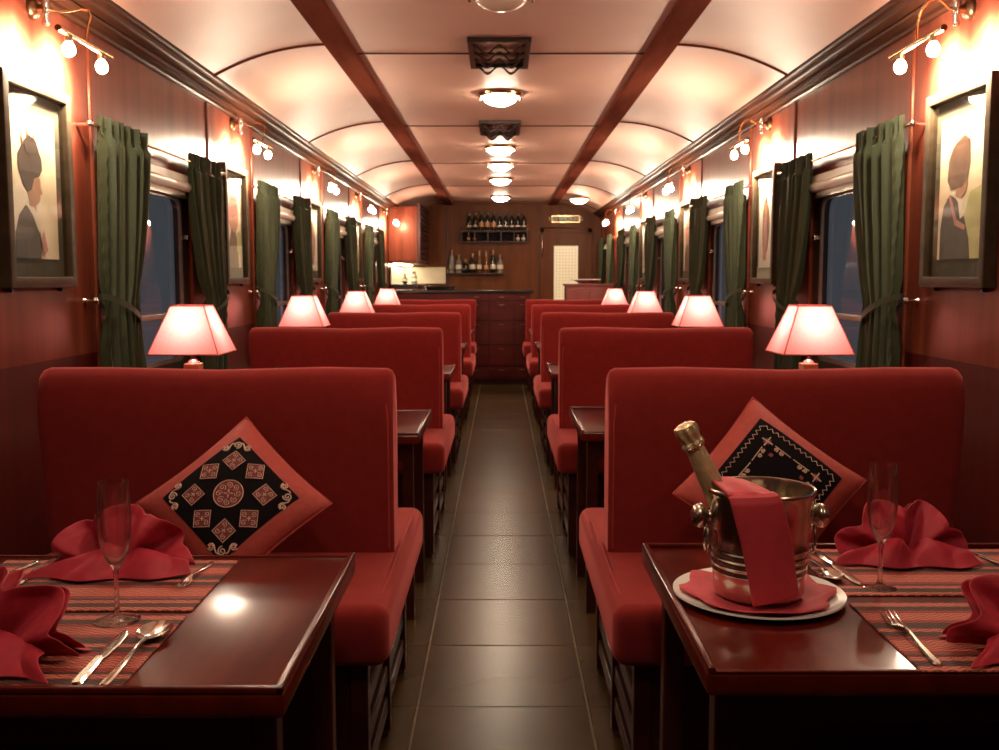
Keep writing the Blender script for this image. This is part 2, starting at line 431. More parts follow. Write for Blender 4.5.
def rrect(w, h, r, n=6, cx=0, cy=0):
    p = []
    for qx, qy, a0 in ((w / 2 - r, h / 2 - r, 0), (-w / 2 + r, h / 2 - r, 90), (-w / 2 + r, -h / 2 + r, 180), (w / 2 - r, -h / 2 + r, 270)):
        for k in range(n + 1):
            a = math.radians(a0 + 90 * k / n); p.append((cx + qx + r * math.cos(a), cy + qy + r * math.sin(a)))
    return p
def ring_prism(mb, outer, inner, h, mat):
    n = len(outer)
    vs = [mat @ Vector((x, y, 0)) for x, y in outer] + [mat @ Vector((x, y, 0)) for x, y in inner] + [mat @ Vector((x, y, h)) for x, y in outer] + [mat @ Vector((x, y, h)) for x, y in inner]
    fs = []
    for i in range(n):
        j = (i + 1) % n
        fs += [(i, j, n + j, n + i), (2 * n + i, 3 * n + i, 3 * n + j, 2 * n + j), (i, 2 * n + i, 2 * n + j, j), (n + i, n + j, 3 * n + j, 3 * n + i)]
    mb.add(vs, fs)
# wall frame of reference: local x out into the room, y along, z up (prism xy -> local y,z)
YZ = Matrix(((0, 0, 1, 0), (1, 0, 0, 0), (0, 1, 0, 0), (0, 0, 0, 1)))
def make_window():
    r = empty('window_1', kind='structure')
    h = WZ1 - WZ0
    mb = MB(); ring_prism(mb, rrect(.94, h, .004), rrect(.68, h - .16, .07), .03, Matrix.Translation((-.045, 0, h / 2)) @ YZ)
    mb.build('window_frame', 'window_metal', r)
    mb = MB(); ring_prism(mb, rrect(.70, h - .14, .075), rrect(.66, h - .18, .06), .012, Matrix.Translation((-.02, 0, h / 2)) @ YZ)
    mb.build('gasket', 'sill_metal', r)
    MB().prism(rrect(.70, h - .14, .06), .005, Matrix.Translation((-.042, 0, h / 2)) @ YZ).build('pane', 'window_glass', r)
    MB().box((-.036, -.34, .265), (-.018, .34, .29)).build('rail', 'sill_metal', r, bevel=.003)
    MB().box((-.03, -.47, .0), (.02, .47, .016)).build('sill', 'sill_metal', r, bevel=.004)
    for s_ in (-1, 1):
        MB().box((-.02, s_ * .385 - .02, .62), (.012, s_ * .385 + .02, .64)).build('latch', 'silver', r, bevel=.003)
    return r
wproto = make_window(); n_ = 0
for side, sg in SIDES:
    for y in WIN:
        if side == 'left' and y > 12.5: continue
        n_ += 1
        o = wproto if n_ == 1 else tree_copy(wproto)
        o.name = 'window_%d' % n_
        o.location = (sg * W, y + .47, WZ0); o.rotation_euler = (0, 0, 0 if sg < 0 else PI)

# ------------------------------------------------------------------ benches
def make_bench(double=True):
    # local: x 0 (aisle) .. 1.0 (wall side), y -.48 front .. .48 rear, seats on both sides of one backrest
    r = empty('double_bench')
    L = .975
    def seat(y0, y1, sgn):
        # soft seat: rounded box with a gentle crown and a hanging skirt
        bm_ = MB().box((-.036, min(y0, y1), .402), (L, max(y0, y1), .548)).build('seat', 'bench_fabric', r, bevel=.038, seg=5)
        me = bm_.data
        for v in me.vertices:
            if v.co.z > .5: v.co.z += .010 * (1 - min(1, abs(v.co.y) / .53) ** 2)
        pts = [(L - .05, y1 + .012, .531), (.04, y1 + .012, .531), (-.006, y1 + .05, .543), (-.012, -.3, .550), (-.012, 0, .557)]
        if double: pts += [(x_, -y_, z_) for x_, y_, z_ in pts[::-1][1:]]
        MB().tube(pts, .0026, 6).build('piping', 'piping', bm_)
    seat(.53 if double else .06, -.53, -1)
    # backrest: slightly thicker at the top roll
    bk = MB()
    n = 16
    def back_x(z): t = (z - .5) / .56; return -.015 * 0 + .028 * (1 - t)      # the cover narrows downwards at the wall side
    half = [(.054, .50), (.058, .70), (.062, .86), (.061, .92), (.056, .962), (.047, .996), (.034, 1.024), (.018, 1.042)]
    prof = [(-y_, z_) for y_, z_ in half] + [(0, 1.048)] + half[::-1]
    secs = [(0.0, .88), (.006, .96), (.020, 1.0), (.2, 1.0), (.5, 1.0), (.8, 1.0), (.972, 1.0), (.992, .96), (1.0, .86)]
    vs = []; fs = []
    for t, k in secs:
        for py, pz in prof:
            x = t * (L - back_x(pz) * t)
            zz = .50 + (pz - .50) * 1.012 * (1 if k == 1 else (.988 if k > .9 else .966))
            vs.append((x, py * k, zz + .004 * math.sin(t * 9) * (pz > 1.0)))
    m_ = len(prof)
    for i in range(len(secs) - 1):
        for j in range(m_ - 1): fs.append((i * m_ + j, (i + 1) * m_ + j, (i + 1) * m_ + j + 1, i * m_ + j + 1))
    fs.append(tuple(range(m_))); fs.append(tuple((len(secs) - 1) * m_ + j for j in range(m_))[::-1])
    bk.add(vs, fs); b_ = bk.build('backrest', 'bench_fabric', r)
    for py in (-1, 1):
        pts = [(.014, py * .055, .56), (.014, py * .060, .8), (.014, py * .061, .91), (.018, py * .056, .955), (.026, py * .045, .99), (.034, py * .030, 1.018)]
        MB().tube(pts, .003, 6).build('piping', 'piping', b_)
    # wooden base: posts, rails, slats
    for y in ((-.455, 0.0, .455) if double else (-.455, .02)):
        p = MB().box((.02, y - .022, .022), (.062, y + .022, .43)).build('post', 'dark_wood', r, bevel=.004)
        MB().lathe([(0, 0), (.014, 0), (.017, .01), (.012, .024), (0, .024)], 10, (.041, y, 0)).build('glide', 'bronze', p)
        p = MB().box((L - .08, y - .022, .0), (L - .04, y + .022, .43)).build('post', 'dark_wood', r, bevel=.004)
    for z in (.10, .19, .28, .37):
        MB().box((.026, -.44, z - .024), (.046, .44 if double else .03, z + .024)).build('slat', 'dark_wood', r, bevel=.004)
    for y in ((-.46, .46) if double else (-.46, .03)):
        MB().box((.05, y - .008, .10), (L - .06, y + .008, .43)).build('front_board', 'dark_wood', r, bevel=.003)
    MB().box((.03, -.45, .39), (L - .03, .45 if double else .05, .42)).build('seat_board', 'dark_wood', r, bevel=.003)
    return r
bench = Proto(make_bench()); bench_end = {1: Proto(make_bench(False))}
for side, sg in SIDES:
    for k in range(5):
        x = sg * .294; y = 2.78 + S * k
        if k == 4:      # the last bench has one seat only, facing the camera
            if sg > 0: o = bench_end[1].put((x, y, 0), 0)
            else:
                o = tree_copy(bench_end[1].o) if bench_end[1].used else bench_end[1].put((0, 0, 0)); o.location = (x - .975, y, 0); o.rotation_euler = (0, 0, 0)
            tag(o, 'farthest red upholstered bench %s of the aisle, against the bar' % side, 'bench', 'red benches on the %s' % side); continue
        bench.put((x, y, 0), 0 if sg > 0 else PI, label='%s red upholstered double bench in the row %s of the aisle' % (ORD[k], side), cat='bench', group='red benches on the %s' % side)

# ------------------------------------------------------------------ tables
ZT = .728
def make_table():
    r = empty('dining_table')
    Lx, Ly = 1.13, .70
    top = MB().box((0, -Ly / 2, ZT - .036), (Lx, Ly / 2, ZT)).build('tabletop', 'table_wood', r, bevel=.006, seg=3)
    for a, b_ in (((0, -Ly / 2, ZT - .002), (.013, Ly / 2, ZT + .009)), ((0, Ly / 2 - .013, ZT - .002), (Lx, Ly / 2, ZT + .009)), ((0, -Ly / 2, ZT - .002), (Lx, -Ly / 2 + .010, ZT + .003))):
        MB().box(a, b_).build('rim', 'table_wood', top, bevel=.0035, seg=2)
    for y in (-Ly / 2 + .11, Ly / 2 - .11):
        MB().box((.03, y - .022, 0), (.072, y + .022, ZT - .034)).build('leg', 'dark_wood', r, bevel=.004)
    for y in (-Ly / 2 + .10, Ly / 2 - .10):
        MB().box((.06, y - .012, ZT - .115), (Lx, y + .012, ZT - .034)).build('apron', 'dark_wood', r, bevel=.003)
    MB().box((Lx - .05, -.20, .35), (Lx, .20, ZT - .034)).build('wall_bracket', 'dark_wood', r, bevel=.003)
    return r
table = Proto(make_table())
TY = {'left': 1.70, 'right': 1.775}
for side, sg in SIDES:
    for k in range(5):
        if k == 0: lb = 'glossy dark red wooden table laid for dinner in the %s foreground' % side
        else: lb = 'glossy dark wooden table in front of the %s red bench on the %s' % (ORD[k] if k < 4 else 'farthest', side)
        table.put((sg * .302, TY[side] + (S + .005) * k, 0), 0 if sg > 0 else PI, label=lb, cat='table', group='dining tables on the %s' % side)

# ------------------------------------------------------------------ table lamps
def make_lamp():
    r = empty('table_lamp')
    MB().box((-.055, -.055, 0), (.055, .055, .02)).build('foot', 'lamp_base', r, bevel=.004)
    MB().box((-.031, -.031, .018), (.031, .031, .235)).build('stem', 'lamp_base', r, bevel=.004)
    MB().lathe([(.026, .233), (.022, .242), (.011, .250), (.009, .265), (.012, .27), (.012, .30), (0, .30)], 14).build('socket', 'silver', r)
    zb, zt, hb, ht = .278, .466, .138, .066
    sh = MB()
    cb = [(-hb, -hb), (hb, -hb), (hb, hb), (-hb, hb)]; ct = [(-ht, -ht), (ht, -ht), (ht, ht), (-ht, ht)]
    for i in range(4):
        j = (i + 1) % 4
        A, B, D, E_ = Vector((*cb[i], zb)), Vector((*cb[j], zb)), Vector((*ct[j], zt)), Vector((*ct[i], zt))
        sh.grid(lambda u, v, A=A, B=B, D=D, E_=E_: (A.lerp(B, u)).lerp(E_.lerp(D, u), v) + (E_ + D - A - B).normalized() * 0, 6, 4)
    s_ = sh.build('shade', 'lamp_shade', r, merge=True)
    for i in range(4):
        MB().tube([(*cb[i], zb), (*ct[i], zt)], .0022, 6).build('seam', 'cushion_fabric', s_)
    MB().tube([(x, y, zb) for x, y in cb], .003, 6, closed=True).build('edging', 'cushion_fabric', s_)
    MB().tube([(x, y, zt) for x, y in ct], .003, 6, closed=True).build('edging', 'cushion_fabric', s_)
    MB().tube([(-ht, 0, zt - .004), (ht, 0, zt - .004)], .0018, 6).build('spider', 'silver', s_)
    point_light('lamp_light', (0, 0, .375), SHADE_W, .03, r, (1, .86, .74))
    return r
lamp = Proto(make_lamp())
for side, sg in SIDES:
    for k in range(4):
        lamp.put((sg * 1.237, 4.05 + S * k, ZT), 0, label='lit pink square-shaded table lamp, %s the camera on the %s' % (ORD[k] if k < 3 else 'the farthest from', side) if k == 3 else
                 'lit pink square-shaded table lamp, %s to the camera on the %s' % (ORD[k], side), cat='lamp', group='pink table lamps')

# ------------------------------------------------------------------ wall picture lights
emit_mat('bulb_fill', WARM, BULB * .28)
def make_spot(lit=True):
    r = empty('picture_light')          # origin on the wall at the mount
    Mx = Matrix.Rotation(PI / 2, 4, 'Y')
    MB().lathe([(0, 0), (.036, 0), (.036, .006), (.028, .016), (.014, .022), (.012, .05), (0, .052)], 18, mat=Mx).build('mount', 'bronze', r)
    MB().lathe([(0, -.055), (.010, -.052), (.013, -.04), (.009, -.022), (.013, -.01), (.012, .03), (0, .034)], 12, (.044, 0, 0)).build('knob', 'silver', r)
    P = [Vector(p) for p in ((.045, 0, 0), (.075, .02, -.004), (.10, .045, .004), (.13, .06, .016), (.155, .055, .010), (.168, .035, -.015), (.168, .01, -.055), (.165, 0, -.098))]
    MB().tube(P, .0042, 8).build('arm', 'brass', r)
    bar = MB().tube([(.165, -.20, -.104), (.165, .20, -.104)], .010, 12).build('bar', 'brass', r)
    for s_ in (-1, 1):
        h_ = MB().lathe([(0, .002), (.011, .002), (.012, -.012), (.009, -.018), (0, -.018)], 12, (.163, s_ * .125, -.110)).build('bulb_holder', 'bronze', r)
        MB().lathe([(.0, -.016), (.009, -.018), (.017, -.030), (.019, -.042), (.015, -.054), (.007, -.060), (0, -.061)], 12, (.163, s_ * .125, -.110)).build('bulb', 'bulb_glow' if lit else 'bulb_fill', r)
        if not lit: continue
        # the bulb's reflector throws most of its light at the wall
        d = bpy.data.lights.new('reflector_beam', 'SPOT'); d.energy = BEAM; d.shadow_soft_size = .014; d.color = WARM; d.spot_size = math.radians(125); d.spot_blend = .6
        q = bpy.data.objects.new('reflector_beam', d); C.objects.link(q); q.parent = r; q.location = (.128, s_ * .125, -.150)
        q.rotation_euler = Vector((-1, 0, -.30)).to_track_quat('-Z', 'Y').to_euler()
    return r
spot = Proto(make_spot()); spot_fill = Proto(make_spot(False))  # dimmed version: unseen fixtures added beside the camera as foreground fill
for side, sg in SIDES:
    for k in range(-1, 5):
        lb = 'brass two-bulb picture light high on the %s wall, %s to the camera' % (side, ORD[k]) if 0 <= k < 4 else \
             'brass two-bulb picture light high on the %s wall, %s' % (side, 'farthest from the camera' if k == 4 else 'added unseen fill above the near table')
        (spot if k >= 0 else spot_fill).put((sg * W, 3.21 + (S + .01) * k, 2.13), 0 if sg < 0 else PI, label=lb, cat='wall light', group='brass picture lights')

# ------------------------------------------------------------------ ceiling dome lamps and vents
def make_dome(lit):
    r = empty('dome_lamp')
    MB().lathe([(0, 0), (.128, 0), (.132, -.008), (.128, -.020), (.112, -.026), (.106, -.026), (.104, -.018), (0, -.018)], 32).build('ring', 'brass', r)
    MB().lathe([(.104, -.020)] + [(.102 * math.cos(a), -.022 - .055 * math.sin(a)) for a in [PI / 2 * t / 7 for t in range(7)]] + [(0, -.077)], 32).build('glass_bowl', 'dome_glow' if lit else 'dome_off', r)
    for a in (0, PI):
        MB().lathe([(0, -.046), (.006, -.044), (.010, -.034), (.007, -.026), (.012, -.020), (0, -.018)], 10, (.119 * math.cos(a), .119 * math.sin(a), 0)).build('thumb_screw', 'silver', r)
    return r
dome = Proto(make_dome(True))
for i, y in enumerate((6.04, 8.43, 9.63, 11.05, 13.4, 2.15, 0.85)):  # last two domes are out of view, added to brighten the foreground
    dome.put((-.005, y, ZC), 0, label=['lit dome lamp on the ceiling between the two black vents', 'lit ceiling dome lamp just beyond the small far vent', 'third lit ceiling dome lamp from the camera along the centre line',
                                    'fourth lit ceiling dome lamp from the camera along the centre line', 'farthest lit ceiling dome lamp, above the bar', 'added unseen fill dome above the near tables', 'added fill dome above the camera, outside the picture'][i], cat='ceiling light', group='ceiling dome lamps')
dome.put((1.01, 13.2, 2.345), 0, label='lit dome lamp at the right of the ceiling by the far door', cat='ceiling light', group='ceiling dome lamps')
doff = make_dome(False); doff.location = (0, 3.93, ZC); tag(doff, 'unlit pale dome lamp at the top of the picture, nearest on the ceiling', 'ceiling light', 'ceiling dome lamps')
def make_vent():
    r = empty('ceiling_vent')
    mb = MB()
    for a, b_ in (((-.145, -.29, -.02), (-.118, .29, 0)), ((.118, -.29, -.02), (.145, .29, 0)), ((-.145, -.30, -.02), (.145, -.28, 0)), ((-.145, .26, -.02), (.145, .30, 0))): mb.box(a, b_)
    mb.build('vent_frame', 'black_iron', r)
    for q in range(4):
        y = -.21 + .15 * q
        p = []
        for t in range(25):
            u = t / 24; x = -.118 + .236 * u
            p.append((x, y - .0 , -.040 + .020 * math.cos(u * 4 * PI)))
        sl = MB()
        vs = []; fs = []
        for x, yy_, z in p:
            vs += [(x, yy_ - .034, z - .008), (x, yy_ + .034, z + .014), (x, yy_ + .034, z + .020), (x, yy_ - .034, z - .001)]
        for t in range(24):
            for e_ in range(4): fs.append((t * 4 + e_, t * 4 + (e_ + 1) % 4, t * 4 + 4 + (e_ + 1) % 4, t * 4 + 4 + e_))
        fs += [(0, 1, 2, 3), (99, 98, 97, 96)]
        sl.add(vs, fs); sl.build('louvre', 'black_iron', r)
    return r
vent = Proto(make_vent())
for y, lb in ((4.97, 'black wavy-louvred ceiling vent nearest the camera'), (7.38, 'black wavy-louvred ceiling vent farther along, between two lit domes')):
    vent.put((-.008, y, ZC), 0, label=lb, cat='vent', group='ceiling vents')

# ------------------------------------------------------------------ curtains, rods, blinds
def make_curtain(mir):
    r = empty('curtain')          # origin at the tied edge, z = 0 at the floor; hangs along +y * mir
    ZT_, ZB = 1.865, .80
    rnd = random.Random(3 + mir)
    ph = [rnd.uniform(0, 6.28) for _ in range(5)]
    def width(z):
        if z > 1.2:
            t = (1.82 - z) / .62; t = min(max(t, 0), 1)
            return .47 - .19 * t ** 1.6
        t = (1.2 - z) / .4; return .28 + .06 * min(t, 1) ** .8
    def f(u, v):
        z = ZT_ + (ZB - ZT_) * v
        w = width(z)
        tie = math.exp(-((z - 1.19) / .07) ** 2)
        a = .026 * (1 - .55 * tie)
        if z > 1.80: a *= .55 + .2 * (z - 1.8) / .06
        x = a * math.sin(2 * PI * 5.2 * u + ph[0] + .6 * math.sin(3 * v + ph[1])) + .010 * math.sin(2 * PI * 11.7 * u + ph[2] + 2 * v)
        if z > 1.79: x = .5 * x + .010 * math.sin(2 * PI * 15 * u)
        x += .0022 * math.sin(110 * v) * math.exp(-(u / .06) ** 2)
        y = w * u + .010 * math.sin(4 * PI * u + ph[3]) * (1 - tie) * min(1, 6 * u * (1 - u))
        off = .05 * max(0, 1 - abs(z - 1.19) / .45) * 0
        return (.058 + x + .012 * tie, mir * (y + off), z)
    MB().grid(f, 84, 90).build('fabric', 'curtain_green', r)
    # tie band round the gathered cloth, hooked to a knob at the outer edge
    pts = []
    for k in range(24):
        a = 2 * PI * k / 24; pts.append((.062 + .050 * math.cos(a), mir * (.130 + .160 * math.sin(a)), 1.19 - .05 * math.sin(a)))
    mb = MB()
    for k in range(24):
        k2 = (k + 1) % 24; p, q = pts[k], pts[k2]
        n0 = len(mb.v)
        mb.add([(p[0], p[1], p[2] - .011), (q[0], q[1], q[2] - .011), (q[0], q[1], q[2] + .011), (p[0], p[1], p[2] + .011)], [(0, 1, 2, 3)])
    mb.build('tieback', 'curtain_tie', r, merge=True)
    MB().lathe([(0, 0), (.012, 0), (.006, .012), (.006, .03), (.014, .04), (.012, .052), (0, .056)], 12, mat=Matrix.Translation((0, -mir * .035, 1.225)) @ ROT_Y90).build('tieback_knob', 'silver', r)
    return r
curA, curB = Proto(make_curtain(1)), Proto(make_curtain(-1))
def make_rod():
    r = empty('curtain_rod')
    MB().tube([(.055, -.82, 0), (.055, .82, 0)], .006, 10).build('bar', 'brass', r)
    for y in (-.80, .80):
        MB().tube([(0, y, 0), (.055, y, 0)], .006, 8).build('bracket', 'silver', r)
        MB().lathe([(0, -.012), (.010, -.008), (.013, 0), (.010, .008), (0, .012)], 12, (.055, y + math.copysign(.022, y), 0)).build('finial', 'silver', r)
    return r
rod = Proto(make_rod())
def make_blind():
    r = empty('roller_blind')
    MB().box((0, -.36, -.005), (.035, .36, .030)).build('head_rail', 'cream_blind', r, bevel=.004)
    MB().tube([(.028, -.35, -.022), (.028, .35, -.022)], .021, 14).build('fabric_roll', 'cream_blind', r)
    MB().box((.008, -.35, -.062), (.014, .35, -.02)).build('blind_fabric', 'cream_blind', r, bevel=.001, seg=1)
    MB().box((.004, -.35, -.072), (.018, .35, -.058)).build('bottom_bar', 'sill_metal', r, bevel=.002)
    return r
blind = Proto(make_blind())
for side, sg in SIDES:
    nw = 4 if side == 'left' else 5
    for k in range(-1, nw):
        yc = 4.31 + S * k; rz = 0 if sg < 0 else PI
        if k < 0: continue
        w_ = '%s %s window' % (ORD[k] if k < nw - 1 else 'farthest', side)
        rod.put((sg * W, yc, 1.825), rz, label='thin brass curtain rod over the ' + w_, cat='curtain rod', group='curtain rods')
        blind.put((sg * W, yc, 1.735), rz, label='rolled-up cream blind above the ' + w_, cat='blind', group='rolled blinds')
        near, far = (curA, curB) if sg < 0 else (curB, curA)
        near.put((sg * W, yc - .755, 0), rz, label='dark green curtain on the near side of the ' + w_, cat='curtain', group='green curtains')
        far.put((sg * W, yc + .755, 0), rz, label='dark green curtain on the far side of the ' + w_, cat='curtain', group='green curtains')

# ------------------------------------------------------------------ framed portraits
def ell(cx, cy, rx, ry, n=22, wob=0, seed=0):
    rn = random.Random(seed); o = [rn.uniform(0, 6.28) for _ in range(3)]
    return [(cx + rx * math.cos(2 * PI * k / n) * (1 + wob * math.sin(3 * 2 * PI * k / n + o[0])), cy + ry * math.sin(2 * PI * k / n) * (1 + wob * math.sin(5 * 2 * PI * k / n + o[1]))) for k in range(n)]
def make_picture(shapes, bg='print_cream'):
    r = empty('framed_portrait')                 # origin at the middle of the frame on the wall
    w, h, b_ = .455, .625, .034
    mb = MB()
    O = [(-w / 2, -h / 2), (w / 2, -h / 2), (w / 2, h / 2), (-w / 2, h / 2)]; I = [(-w / 2 + b_, -h / 2 + b_), (w / 2 - b_, -h / 2 + b_), (w / 2 - b_, h / 2 - b_), (-w / 2 + b_, h / 2 - b_)]
    ring_prism(mb, O, I, .042, YZ); mb.build('frame', 'frame_wood', r, bevel=.004)
    MB().box((.004, -w / 2 + .02, -h / 2 + .02), (.012, w / 2 - .02, h / 2 - .02)).build('mat_board', 'mat_board', r, smooth=False)
    pw, ph = .305, .445
    pr = MB().box((.0121, -pw / 2, -ph / 2), (.0145, pw / 2, ph / 2)).build('print', bg, r, smooth=False)
    for i, (mat, poly) in enumerate(shapes):
        MB().prism([((min(max(u, 0), 1) - .5) * pw, (min(max(v, 0), 1) - .5) * ph) for u, v in poly], .0004, Matrix.Translation((.0146 + .00035 * i, 0, 0)) @ YZ).build('print_figure', mat, pr, smooth=False)
    MB().box((.024, -w / 2 + .03, -h / 2 + .03), (.026, w / 2 - .03, h / 2 - .03)).build('glass', 'picture_glass', r, smooth=False)
    for s_ in (-1, 1):
        MB().box((.0, s_ * .17 - .006, -h / 2 - .012), (.016, s_ * .17 + .006, -h / 2 + .004)).build('support_clip', 'black_iron', r)
    return r
pics = {}
pics['left', 0] = make_picture([
    ('print_white', ell(.3, .3, .32, .28, 20, .12, 2)),
    ('print_skin', [(.34, .28), (.36, .46), (.52, .44), (.50, .28)]),
    ('print_dark', [(.04, 0), (.05, .17), (.14, .29), (.28, .36), (.44, .33), (.56, .22), (.60, .1), (.58, 0)]),
    ('print_white', [(.30, .36), (.42, .30), (.55, .18), (.58, .22), (.47, .35), (.36, .42)]),
    ('print_skin', [(.36, .36), (.46, .35), (.55, .38), (.60, .40), (.61, .44), (.66, .455), (.62, .50), (.62, .55), (.54, .58), (.40, .57), (.34, .48)]),
    ('print_dark', [(.34, .45), (.24, .50), (.16, .60), (.15, .70), (.24, .76), (.40, .79), (.56, .77), (.66, .70), (.67, .62), (.60, .57), (.48, .55), (.42, .47)]),
    ('print_brown', [(.24, .74), (.22, .86), (.27, .77)]), ('print_brown', [(.34, .77), (.37, .93), (.39, .78)]), ('print_brown', [(.45, .78), (.52, .88), (.50, .77)]), ('print_dark', [(.30, .72), (.27, .79), (.40, .84), (.54, .81), (.60, .74), (.44, .70)]),
    ('print_pink', [(.62, .02), (.58, .14), (.64, .2), (.72, .06)])])
pics['right', 0] = make_picture([
    ('print_green', [(.66, 0), (.60, .3), (.72, .46), (1, .50), (1, 0)]),
    ('print_dark', [(.06, 0), (.06, .22), (.12, .38), (.26, .46), (.44, .42), (.60, .30), (.72, .14), (.76, 0)]),
    ('print_pink', [(.16, .42), (.24, .44), (.40, .24), (.62, .2), (.64, .23), (.44, .28), (.28, .46)]),
    ('print_white', [(.34, .46), (.46, .40), (.52, .28), (.60, .30), (.56, .40), (.46, .5)]),
    ('print_skin', [(.40, .44), (.52, .42), (.62, .46), (.66, .52), (.62, .60), (.44, .60)]),
    ('print_brown', [(.20, .56), (.22, .70), (.30, .78), (.40, .82), (.56, .86), (.68, .82), (.70, .66), (.64, .54), (.54, .50), (.40, .50), (.28, .50)])])
mid_a = [('print_pink', ell(.5, .66, .34, .26, 20, .08, 5)), ('print_brown', [(.16, 0), (.2, .3), (.36, .46), (.6, .46), (.76, .3), (.8, 0)]), ('print_skin', ell(.5, .52, .13, .10)), ('print_green', [(.7, .2), (.72, .42), (1, .46), (1, .1)])]
mid_b = [('print_brown', ell(.46, .5, .24, .34, 20, .1, 8)), ('print_pink', [(.3, .1), (.34, .6), (.52, .66), (.58, .3), (.52, .08)]), ('print_skin', ell(.46, .7, .10, .08))]
pA, pB = make_picture(mid_a), make_picture(mid_b, 'print_white')
PA, PB = Proto(pA), Proto(pB)
for side, sg in SIDES:
    for k in range(4):
        y = (3.15 if sg < 0 else 3.195) + S * k; loc = (sg * W, y, 1.585); rz = 0 if sg < 0 else PI
        if k == 0:
            o = pics[side, 0]; o.location = loc; o.rotation_euler = (0, 0, rz)
            tag(o, 'framed portrait of a dark-haired figure in profile with a plumed headdress, left wall' if sg < 0 else 'framed portrait of a figure in a tall headwrap against yellow green, right wall', 'picture', 'framed portraits')
        else:
            P_ = PA if (k % 2 == 1) == (sg < 0) else PB
            P_.put(loc, rz, label='dark-framed portrait between windows, %s on the %s wall' % (ORD[k] if k < 3 else 'farthest', side), cat='picture', group='framed portraits')

